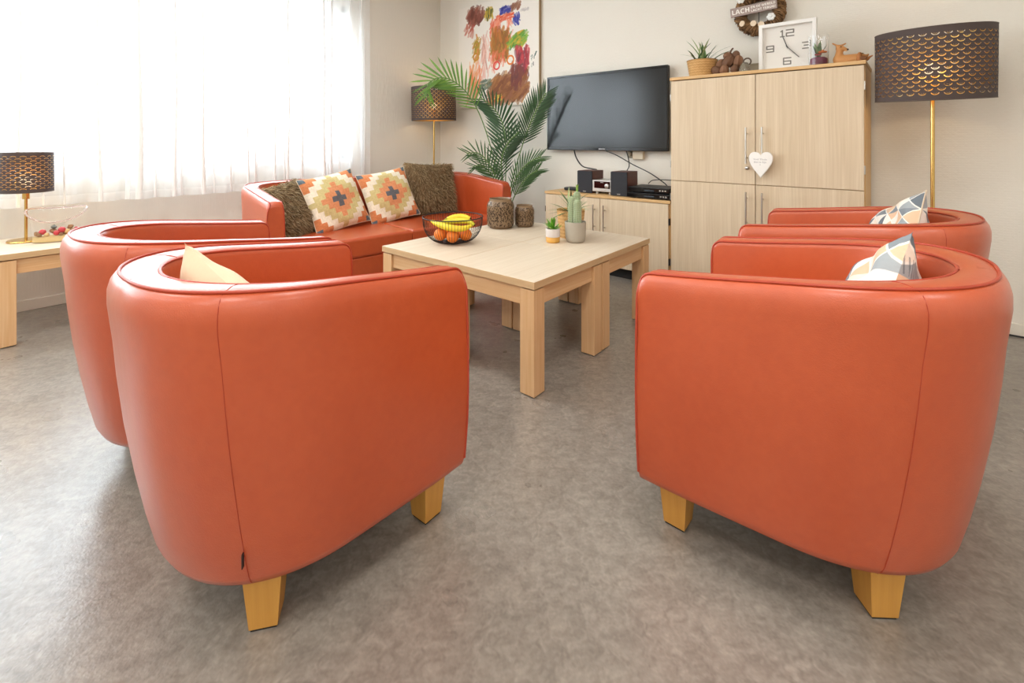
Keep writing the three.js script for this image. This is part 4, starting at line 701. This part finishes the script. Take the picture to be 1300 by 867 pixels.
{
  const t = thing('glass_cylinder_vase', 'clear glass vase with green leaves and orange flower on the cabinet', 'vase', [-0.40, 1.574, -3.53]);
  mesh('glass_body', lathe([[0.0, 0.001], [0.05, 0.001], [0.053, 0.006], [0.055, 0.2], [0.052, 0.2], [0.05, 0.01], [0, 0.008]], 40), phys({ color: 0xffffff, roughness: 0.02, transmission: 1, thickness: 0.003, ior: 1.45 }), t);
  mesh('purple_gravel', lathe([[0, 0.01], [0.046, 0.01], [0.047, 0.05], [0.03, 0.06], [0, 0.062]], 24), std({ color: lin(136, 64, 96), roughness: 0.8 }), t);
  leaves(t, bladeGeo(0.1, 0.013, 0, 0.35), [leafMat(lin(110, 140, 84)), leafMat(lin(88, 124, 70))], [[0.05, 0.2, 1.1, 1], [0.05, 1.5, 1.3, 1.1], [0.05, 2.6, 1.15, 1], [0.05, 3.8, 1.3, 1.1], [0.05, 5.2, 1.2, 0.9], [0.05, 0.9, 1.45, 1.2]]);
  const fl = []; for (let k = 0; k < 7; k++) { const a = k / 7 * 6.283; fl.push(new THREE.SphereGeometry(0.011, 10, 8).scale(1, 0.6, 1).translate(Math.cos(a) * 0.013, 0.1, Math.sin(a) * 0.013)); }
  const f = mesh('orange_flower', merged([...fl, new THREE.SphereGeometry(0.009, 10, 8).translate(0, 0.105, 0)]), std({ color: lin(232, 128, 44), roughness: 0.7 }), t); f.position.set(0.022, -0.01, 0.02);
  const f2 = mesh('red_flower', merged([...fl].map((g) => g.clone().scale(0.8, 0.8, 0.8))), std({ color: lin(178, 52, 56), roughness: 0.7 }), t); f2.position.set(0.0, -0.005, 0.03);
}
// smooth union of tapered capsules, meshed on a grid
function sdfMesh(caps, size, centre, res, k = 0.006) {
  const mc = new MarchingCubes(res, new THREE.MeshBasicMaterial(), false, false, 60000); mc.isolation = 0; mc.reset();
  const h = res / 2, p = V();
  for (let z = 0; z < res; z++) for (let y = 0; y < res; y++) for (let x = 0; x < res; x++) {
    p.set((x - h) / h * size + centre[0], (y - h) / h * size + centre[1], (z - h) / h * size + centre[2]); let d = 1e3;
    for (const [a, b, r0, r1] of caps) { const bax = b[0] - a[0], bay = b[1] - a[1], baz = b[2] - a[2], pax = p.x - a[0], pay = p.y - a[1], paz = p.z - a[2], t = clamp((pax * bax + pay * bay + paz * baz) / (bax * bax + bay * bay + baz * baz + 1e-12), 0, 1); const e = Math.hypot(pax - bax * t, pay - bay * t, paz - baz * t) - lerp(r0, r1, t); const hh = clamp(0.5 + 0.5 * (d - e) / k, 0, 1); d = d > 100 ? e : lerp(d, e, hh) - k * hh * (1 - hh); }
    mc.field[x + y * res + z * res * res] = -d;
  }
  mc.update(); const n = mc.count, g = new THREE.BufferGeometry(), pos = new Float32Array(n * 3), nor = new Float32Array(n * 3);
  for (let i = 0; i < n * 3; i++) { pos[i] = mc.positionArray[i] * size + centre[i % 3]; nor[i] = mc.normalArray[i]; }
  g.setAttribute('position', new THREE.BufferAttribute(pos, 3)); g.setAttribute('normal', new THREE.BufferAttribute(nor, 3));
  let w = g.clone(); w.deleteAttribute('normal'); w = mergeVertices(w, 1e-5); w.computeVertexNormals(); return w;
}
{
  const fur = std({ color: lin(196, 138, 80), roughness: 0.6 }), dark = std({ color: lin(52, 36, 26), roughness: 0.5 }), pale = std({ color: lin(226, 190, 144), roughness: 0.6 });
  const t = thing('deer_figurine', 'lying brown deer figurine at the right end of the cabinet', 'figurine', [-0.245, 1.574, -3.53], -0.1);
  mesh('body', sdfMesh([[[-0.05, 0.034, 0], [0.06, 0.032, 0], 0.03, 0.03], [[-0.052, 0.04, 0], [-0.045, 0.1, 0.002], 0.026, 0.016], [[-0.045, 0.108, 0.002], [-0.015, 0.096, 0.004], 0.021, 0.01], [[-0.05, 0.014, 0.022], [0.0, 0.01, 0.03], 0.012, 0.009], [[0.055, 0.014, 0.022], [0.01, 0.01, 0.034], 0.015, 0.009], [[-0.05, 0.014, -0.022], [0.0, 0.01, -0.03], 0.012, 0.009], [[0.055, 0.014, -0.022], [0.01, 0.01, -0.034], 0.015, 0.009], [[-0.055, 0.122, 0.012], [-0.078, 0.138, 0.022], 0.006, 0.004], [[-0.04, 0.124, -0.01], [-0.02, 0.136, -0.02], 0.006, 0.004], [[0.085, 0.04, 0], [0.096, 0.05, 0], 0.009, 0.005]], 0.11, [0, 0.075, 0], 76, 0.01), fur, t);
  mesh('nose', new THREE.SphereGeometry(0.0062, 10, 8).translate(-0.0045, 0.094, 0.004), dark, t);
  for (const z of [0.019, -0.015]) mesh('eye', new THREE.SphereGeometry(0.0038, 10, 8).translate(-0.036, 0.113, z), dark, t);
  mesh('muzzle_patch', new THREE.SphereGeometry(0.008, 12, 8).scale(1, 0.6, 1).translate(-0.014, 0.088, 0.004), pale, t);
  const b = thing('bird_figurine', 'small brown bird figurine against the rump of the deer', 'figurine', [-0.178, 1.574, -3.475], -0.1);
  mesh('body', sdfMesh([[[-0.008, 0.02, 0], [0.024, 0.018, 0], 0.018, 0.012], [[-0.012, 0.04, 0], [-0.01, 0.052, 0], 0.013, 0.011], [[0.024, 0.02, 0], [0.05, 0.034, 0], 0.008, 0.004], [[-0.003, 0.004, 0.006], [-0.003, 0.0, 0.006], 0.006, 0.006]], 0.06, [0.01, 0.03, 0], 56, 0.008), std({ color: lin(176, 112, 58), roughness: 0.6 }), b);
  mesh('beak', new THREE.ConeGeometry(0.004, 0.014, 8).rotateZ(-Math.PI / 2).translate(0.006, 0.054, 0), dark, b);
  for (const z of [0.009, -0.009]) mesh('eye', new THREE.SphereGeometry(0.0025, 8, 6).translate(-0.005, 0.056, z), dark, b);
  mesh('wing', new THREE.SphereGeometry(0.014, 14, 10).scale(1.3, 0.8, 0.3).translate(0.01, 0.024, 0.016), std({ color: lin(120, 74, 40), roughness: 0.7 }), b);
}
{
  const t = thing('twig_wreath', 'round brown twig wreath with a wooden text sign on the wall', 'wreath', [-0.80, 2.055, WALLZ + 0.055]);
  const r = rng(88), tw = [[], [], []], R = 0.13, q = 0.045;
  for (let k = 0; k < 520; k++) {
    const a0 = r() * 6.283, sw = 0.12 + r() * 0.25, ph = r() * 6.283, wind = 1.5 + r() * 1.5, pts = [];
    for (let i = 0; i <= 5; i++) { const s = i / 5, a = a0 + sw * s, b = ph + wind * s, rr = q * (0.85 + 0.2 * r()); pts.push(V(Math.cos(a) * (R + Math.cos(b) * rr), Math.sin(a) * (R + Math.cos(b) * rr), Math.sin(b) * rr)); }
    tw[k % 3].push(tube(pts, 0.0018 + r() * 0.0016, 7, 4));
  }
  mesh('core', new THREE.TorusGeometry(R, q * 0.82, 14, 64), std({ color: lin(96, 70, 46), roughness: 1 }), t);
  tw.forEach((g, k) => { const m = mesh('twigs', merged(g), std({ color: [lin(140, 104, 68), lin(112, 82, 54), lin(166, 128, 88)][k], roughness: 0.95 }), t); m.userData.kind = 'stuff'; });
  const sign = mesh('text_sign', bx(-0.155, 0.155, -0.034, 0.034, 0, 0.012, 0.002), std({ color: lin(168, 150, 146), roughness: 0.8 }), t); sign.position.set(-0.03, 0.02, 0.052); sign.rotation.z = 0.06;
  const txt = canvasTex(1024, 224, (c) => { c.fillStyle = '#a8968f'; c.fillRect(0, 0, 1024, 224); c.fillStyle = '#f6f2ec'; c.font = 'bold 168px sans-serif'; c.fillText('LACH', 18, 172); c.font = 'bold 82px sans-serif'; c.fillText('EN DE WERELD', 462, 100, 545); c.fillText('LACHT TERUG!', 462, 190, 545); });
  const tx = mesh('lettering', new THREE.PlaneGeometry(0.304, 0.064), std({ map: txt, roughness: 0.8 }), sign); tx.position.z = 0.0125;
  const fm = std({ color: lin(244, 243, 240), roughness: 0.7 });
  const flower = (x, y, s) => { const f = []; for (let k = 0; k < 6; k++) { const a = k / 6 * 6.283; f.push(new THREE.SphereGeometry(0.011 * s, 10, 8).scale(1, 1, 0.5).translate(Math.cos(a) * 0.016 * s, Math.sin(a) * 0.016 * s, 0)); } const m = mesh('flower', merged([...f, new THREE.SphereGeometry(0.009 * s, 10, 8)]), fm, t); m.position.set(x, y, 0.05); };
  flower(-0.115, 0.105, 1.15); flower(0.085, -0.055, 1.1);
  for (const [x, y] of [[-0.105, -0.075], [-0.03, -0.085], [0.02, -0.1]]) { const d = mesh('wood_slice', rod([0, 0, 0], [0, 0, 0.01], 0.021, 0.021, 18), std({ color: lin(236, 214, 186), roughness: 0.8 }), t); d.position.set(x, y, 0.042); d.rotation.y = 0.4 * x * 10; }
  mesh('hanging_wire', rod([0.0, 0.01, 0.02], [0.0, -0.08, 0.02], 0.0025), M.black, t);
}
{
  const t = thing('heart_sign', 'white wooden heart with lettering hanging from a cabinet door handle', 'sign', [-0.695, 1.005, -3.355], -0.02);
  const s = new THREE.Shape(); s.moveTo(0, 0.0); s.bezierCurveTo(0.008, 0.03, 0.062, 0.04, 0.066, -0.008); s.bezierCurveTo(0.068, -0.055, 0.02, -0.1, 0, -0.132); s.bezierCurveTo(-0.02, -0.1, -0.068, -0.055, -0.066, -0.008); s.bezierCurveTo(-0.062, 0.04, -0.008, 0.03, 0, 0.0);
  mesh('heart', new THREE.ExtrudeGeometry(s, { depth: 0.008, bevelEnabled: true, bevelSize: 0.004, bevelThickness: 0.004, bevelSegments: 3, curveSegments: 20 }), std({ color: lin(244, 241, 236), roughness: 0.6 }), t);
  const txt = canvasTex(256, 160, (c) => { c.fillStyle = '#f4f1ec'; c.fillRect(0, 0, 256, 160); c.fillStyle = '#b4b0b0'; c.textAlign = 'center'; c.font = 'bold 44px serif'; c.fillText('Veel Thuis', 128, 52); c.fillText('Het is fijn', 128, 104); c.beginPath(); c.arc(128, 136, 8, 0, 7); c.fill(); });
  const p = mesh('lettering', new THREE.PlaneGeometry(0.088, 0.055), std({ map: txt, roughness: 0.6 }), t); p.position.set(-0.002, -0.034, 0.0126);
  mesh('string', merged([tube([[0, 0.0, 0.004], [-0.008, 0.06, 0.0], [-0.004, 0.15, -0.008]], 0.0016, 16, 5), tube([[0, 0.0, 0.004], [0.01, 0.06, 0.0], [0.006, 0.15, -0.012]], 0.0016, 16, 5)]), std({ color: lin(236, 226, 206), roughness: 0.9 }), t);
}
// ================= PAINTING =================
{
  const W = 1.18, Hh = 1.18, t = thing('abstract_painting', 'unframed abstract painting of red, brown, green and blue brush strokes', 'painting', [-4.02, 1.49, WALLZ], 0);
  const tex = canvasTex(1024, 1024, (c) => {
    c.fillStyle = '#efe9e0'; c.fillRect(0, 0, 1024, 1024); const r = rng(123), S = 1024 / W;
    const patch = (x0, y0, x1, y1, cols, n, dir, wd, a = 0.75, len = 0.5) => { for (let k = 0; k < n * 1.7; k++) { const cx = lerp(x0, x1, 0.08 + 0.84 * r()), cy = lerp(y0, y1, 0.08 + 0.84 * r()), an = dir + (r() - 0.5) * 1.0, L = Math.min(x1 - x0, y1 - y0) * len * (0.5 + r()); c.globalAlpha = a * (0.5 + 0.5 * r()); c.strokeStyle = cols[Math.floor(r() * cols.length)]; c.lineWidth = wd * S * (0.6 + 1.3 * r()); c.lineCap = 'round'; c.beginPath(); c.moveTo((cx - Math.cos(an) * L / 2) * S, (Hh - cy + Math.sin(an) * L / 2) * S); c.quadraticCurveTo((cx + (r() - 0.5) * L * 0.4) * S, (Hh - cy + (r() - 0.5) * L * 0.4) * S, (cx + Math.cos(an) * L / 2) * S, (Hh - cy - Math.sin(an) * L / 2) * S); c.stroke(); } c.globalAlpha = 1; };
    patch(0.14, 0.97, 0.41, 1.13, ['#7b4436', '#8a5243', '#6b3a30', '#9a5a4a'], 46, 1.2, 0.028); patch(0.10, 0.85, 0.24, 0.98, ['#b85a48', '#a84a3c'], 8, 1.0, 0.02, 0.6);
    patch(0.41, 0.99, 0.55, 1.10, ['#4f5a2c', '#b8a03a', '#3e4a2a', '#d2a83c'], 22, 1.5, 0.018); patch(0.65, 1.0, 0.82, 1.08, ['#3c3f98', '#4a4fb0', '#2e3184'], 26, 0.6, 0.014); patch(0.84, 0.86, 0.93, 0.97, ['#4046a2', '#383c94'], 14, 1.9, 0.014); patch(0.81, 1.02, 0.93, 1.10, ['#8a5a44', '#9a6c54'], 16, 1.0, 0.018); patch(0.94, 0.99, 1.06, 1.02, ['#cfc8c4', '#bdb6b4'], 6, 0, 0.016, 0.6);
    patch(0.58, 0.92, 0.86, 1.0, ['#e25a3a', '#ea7a56', '#d84c34'], 30, 0.2, 0.014); patch(0.49, 0.78, 0.66, 0.96, ['#e2664a', '#ee8a6c', '#d65440', '#f0a488'], 34, 1.5, 0.014, 0.7); patch(0.74, 0.7, 0.82, 0.95, ['#e6684c', '#ee8e72'], 12, 1.57, 0.012, 0.6, 1.2);
    patch(0.51, 0.55, 0.78, 0.82, ['#9a6a34', '#b4682c', '#a8843a', '#8a5a30', '#c8783c'], 90, 1.5, 0.022); patch(0.5, 0.45, 0.74, 0.6, ['#dc5a3c', '#e87a5a'], 18, 1.5, 0.014, 0.6); patch(0.77, 0.62, 1.03, 0.78, ['#5e9a3c', '#7ab04a', '#c8b83a', '#4a8a34', '#d8a838'], 52, 0.6, 0.018);
    patch(0.23, 0.5, 0.35, 0.82, ['#b08a34', '#c8a03c', '#8a8a3a', '#d07a3a'], 26, 1.2, 0.012, 0.8, 0.7); patch(0.17, 0.12, 0.35, 0.53, ['#e08a4a', '#e87a50', '#f0a880'], 26, 1.3, 0.016, 0.6, 1.1); patch(0.37, 0.3, 0.49, 0.8, ['#e8a898', '#c88a7a', '#f0c4b4'], 22, 1.55, 0.013, 0.55, 1.4);
    patch(0.48, 0.36, 0.6, 0.6, ['#e6785c', '#f0a08a'], 12, 1.57, 0.013, 0.6); patch(0.87, 0.25, 1.05, 0.62, ['#c23c44', '#a83440', '#7e3a44', '#d85a5a', '#6a3a44'], 60, 1.5, 0.02); patch(0.47, 0.04, 1.05, 0.33, ['#a06a3a', '#8e5a34', '#b47a44', '#7a4a30', '#966044'], 150, 0.7, 0.028, 0.75, 0.45); patch(0.8, 0.2, 0.98, 0.42, ['#7e4238', '#6a3a3a'], 26, 1.2, 0.02);
    patch(0.33, 0.18, 0.51, 0.31, ['#6a7a6a', '#8a8a6a', '#4a5a50'], 18, 0.3, 0.016); patch(0.52, 0.05, 0.7, 0.12, ['#d8b83a', '#e0c850', '#c84a34'], 18, 0.5, 0.014);
    const ringS = (x, y, rad, col) => { c.strokeStyle = col; c.lineWidth = 0.018 * S; c.beginPath(); c.arc(x * S, (Hh - y) * S, rad * S, 0, 6.3); c.stroke(); }; ringS(0.6, 0.45, 0.042, '#e0504a'); ringS(0.8, 0.49, 0.045, '#e2803a'); ringS(0.28, 0.58, 0.04, '#c88a34'); ringS(0.29, 0.72, 0.035, '#a8923a');
    patch(1.08, 0.39, 1.15, 0.55, ['#3a3a3c', '#4a6a5a'], 6, 1.2, 0.006, 0.9, 0.4);
  });
  mesh('canvas', bx(0, W, 0, Hh, 0.001, 0.03, 0.002), std({ color: lin(239, 233, 224), roughness: 0.85 }), t);
  const p = mesh('paint', new THREE.PlaneGeometry(W - 0.006, Hh - 0.006), std({ map: tex, roughness: 0.75, bumpMap: weaveBump, bumpScale: 0.0008 }), t); p.position.set(W / 2, Hh / 2, 0.0306);
  mesh('edge_batten', bx(W, W + 0.008, 0, Hh, 0.001, 0.034, 0.001), std({ color: lin(168, 142, 108), roughness: 0.6 }), t);
}
// ================= PALM =================
{
  const t = thing('potted_palm', 'tall green palm in a pot between the sofa arm and the sideboard', 'palm', [-3.02, 0, -3.50], 39.8 * D);
  mesh('pot', lathe([[0, 0], [0.105, 0], [0.11, 0.01], [0.135, 0.26], [0.14, 0.27], [0.128, 0.27], [0.12, 0.23], [0, 0.23]], 48), std({ color: lin(206, 200, 190), roughness: 0.6 }), t);
  mesh('soil', lathe([[0, 0.245], [0.124, 0.24]], 32), M.soil, t);
  const G = [[lin(46, 84, 48), lin(54, 94, 52)], [lin(112, 158, 52), lin(92, 142, 48)], [lin(66, 108, 52), lin(58, 98, 48)]].map((a) => a.map((c) => leafMat(c, 0.3)));
  const stemM = std({ color: lin(96, 130, 62), roughness: 0.6 }), unit = bladeGeo(1, 0.042, 0.26, 0.3, 5);
  const frond = (pts, start, L, mats, n, spread = 1) => {
    const cv = new THREE.CatmullRomCurve3(pts.map((p) => V(...p)), false, 'centripetal'), f = mesh('frond', new THREE.TubeGeometry(cv, 30, 0.0055, 6), stemM, t), up = V(0, 1, 0), r = rng(Math.floor(Math.abs(pts[2][0]) * 9999) + n);
    for (let k = 0; k < n; k++) for (const sd of [-1, 1]) {
      const s = start + (1 - start) * (k + 0.5 + 0.2 * sd) / n, P = cv.getPointAt(Math.min(s, 0.999)), T = cv.getTangentAt(Math.min(s, 0.999)); let N = T.clone().cross(V(0.15, 0.25, 1)).normalize(); if (N.lengthSq() < 0.1) N.set(1, 0, 0);
      const q = (s - start) / (1 - start), len = L * (0.55 + 0.6 * Math.sin(Math.PI * (0.15 + 0.75 * q))) * (0.9 + 0.2 * r()), dir = N.clone().multiplyScalar(sd * spread).addScaledVector(T, 0.75 + 0.8 * q).addScaledVector(V(0, 0, 1), 0.25 * (r() - 0.2)).normalize();
      const z = dir.clone().cross(V(0, 0, 1)).cross(dir).negate().normalize(), yv = z.clone().cross(dir).normalize(), m = mesh('leaflet', unit, mats[(k + (sd > 0 ? 1 : 0)) % 2], f);
      m.quaternion.setFromRotationMatrix(new THREE.Matrix4().makeBasis(dir, z.clone().negate(), yv)); m.position.copy(P); m.scale.set(len, len, len * 1.0);
    }
  };
  frond([[-0.01, 0.24, 0], [-0.06, 0.75, 0.02], [-0.18, 1.22, 0.08], [-0.28, 1.46, 0.14], [-0.40, 1.62, 0.2], [-0.55, 1.70, 0.26], [-0.68, 1.66, 0.3], [-0.72, 1.52, 0.32]], 0.62, 0.21, G[1], 20);
  frond([[0.0, 0.24, -0.02], [0.015, 0.7, -0.03], [0.02, 1.05, -0.06], [-0.02, 1.3, -0.12], [-0.12, 1.46, -0.16], [-0.24, 1.55, -0.18]], 0.45, 0.24, G[0], 20);
  frond([[0.02, 0.24, 0], [0.07, 0.66, 0], [0.18, 1.06, 0.06], [0.25, 1.26, 0.12], [0.33, 1.44, 0.18], [0.40, 1.56, 0.22]], 0.6, 0.2, G[0], 20, 0.8);
  frond([[0, 0.24, 0.02], [-0.03, 0.55, 0.05], [-0.12, 0.85, 0.12], [-0.24, 0.99, 0.16], [-0.35, 0.99, 0.2]], 0.45, 0.15, G[2], 16);
  frond([[0, 0.24, 0.03], [-0.03, 0.5, 0.05], [-0.12, 0.78, 0.08], [-0.22, 0.87, 0.1], [-0.3, 0.86, 0.12]], 0.45, 0.14, G[2], 15);
  frond([[0.02, 0.24, 0.02], [0.06, 0.54, 0.06], [0.13, 0.76, 0.1], [0.23, 0.89, 0.12], [0.36, 0.96, 0.14]], 0.5, 0.15, G[2], 16, 0.7);
  frond([[0.02, 0.24, 0.03], [0.07, 0.48, 0.07], [0.14, 0.64, 0.1], [0.24, 0.77, 0.12], [0.33, 0.83, 0.14]], 0.5, 0.15, G[2], 16, 0.7);
  frond([[0, 0.24, 0], [0.0, 0.6, 0.04], [-0.02, 0.94, 0.08], [0.05, 1.1, 0.12], [0.14, 1.19, 0.16]], 0.5, 0.18, G[0], 18);
}

renderer.render(scene, camera);
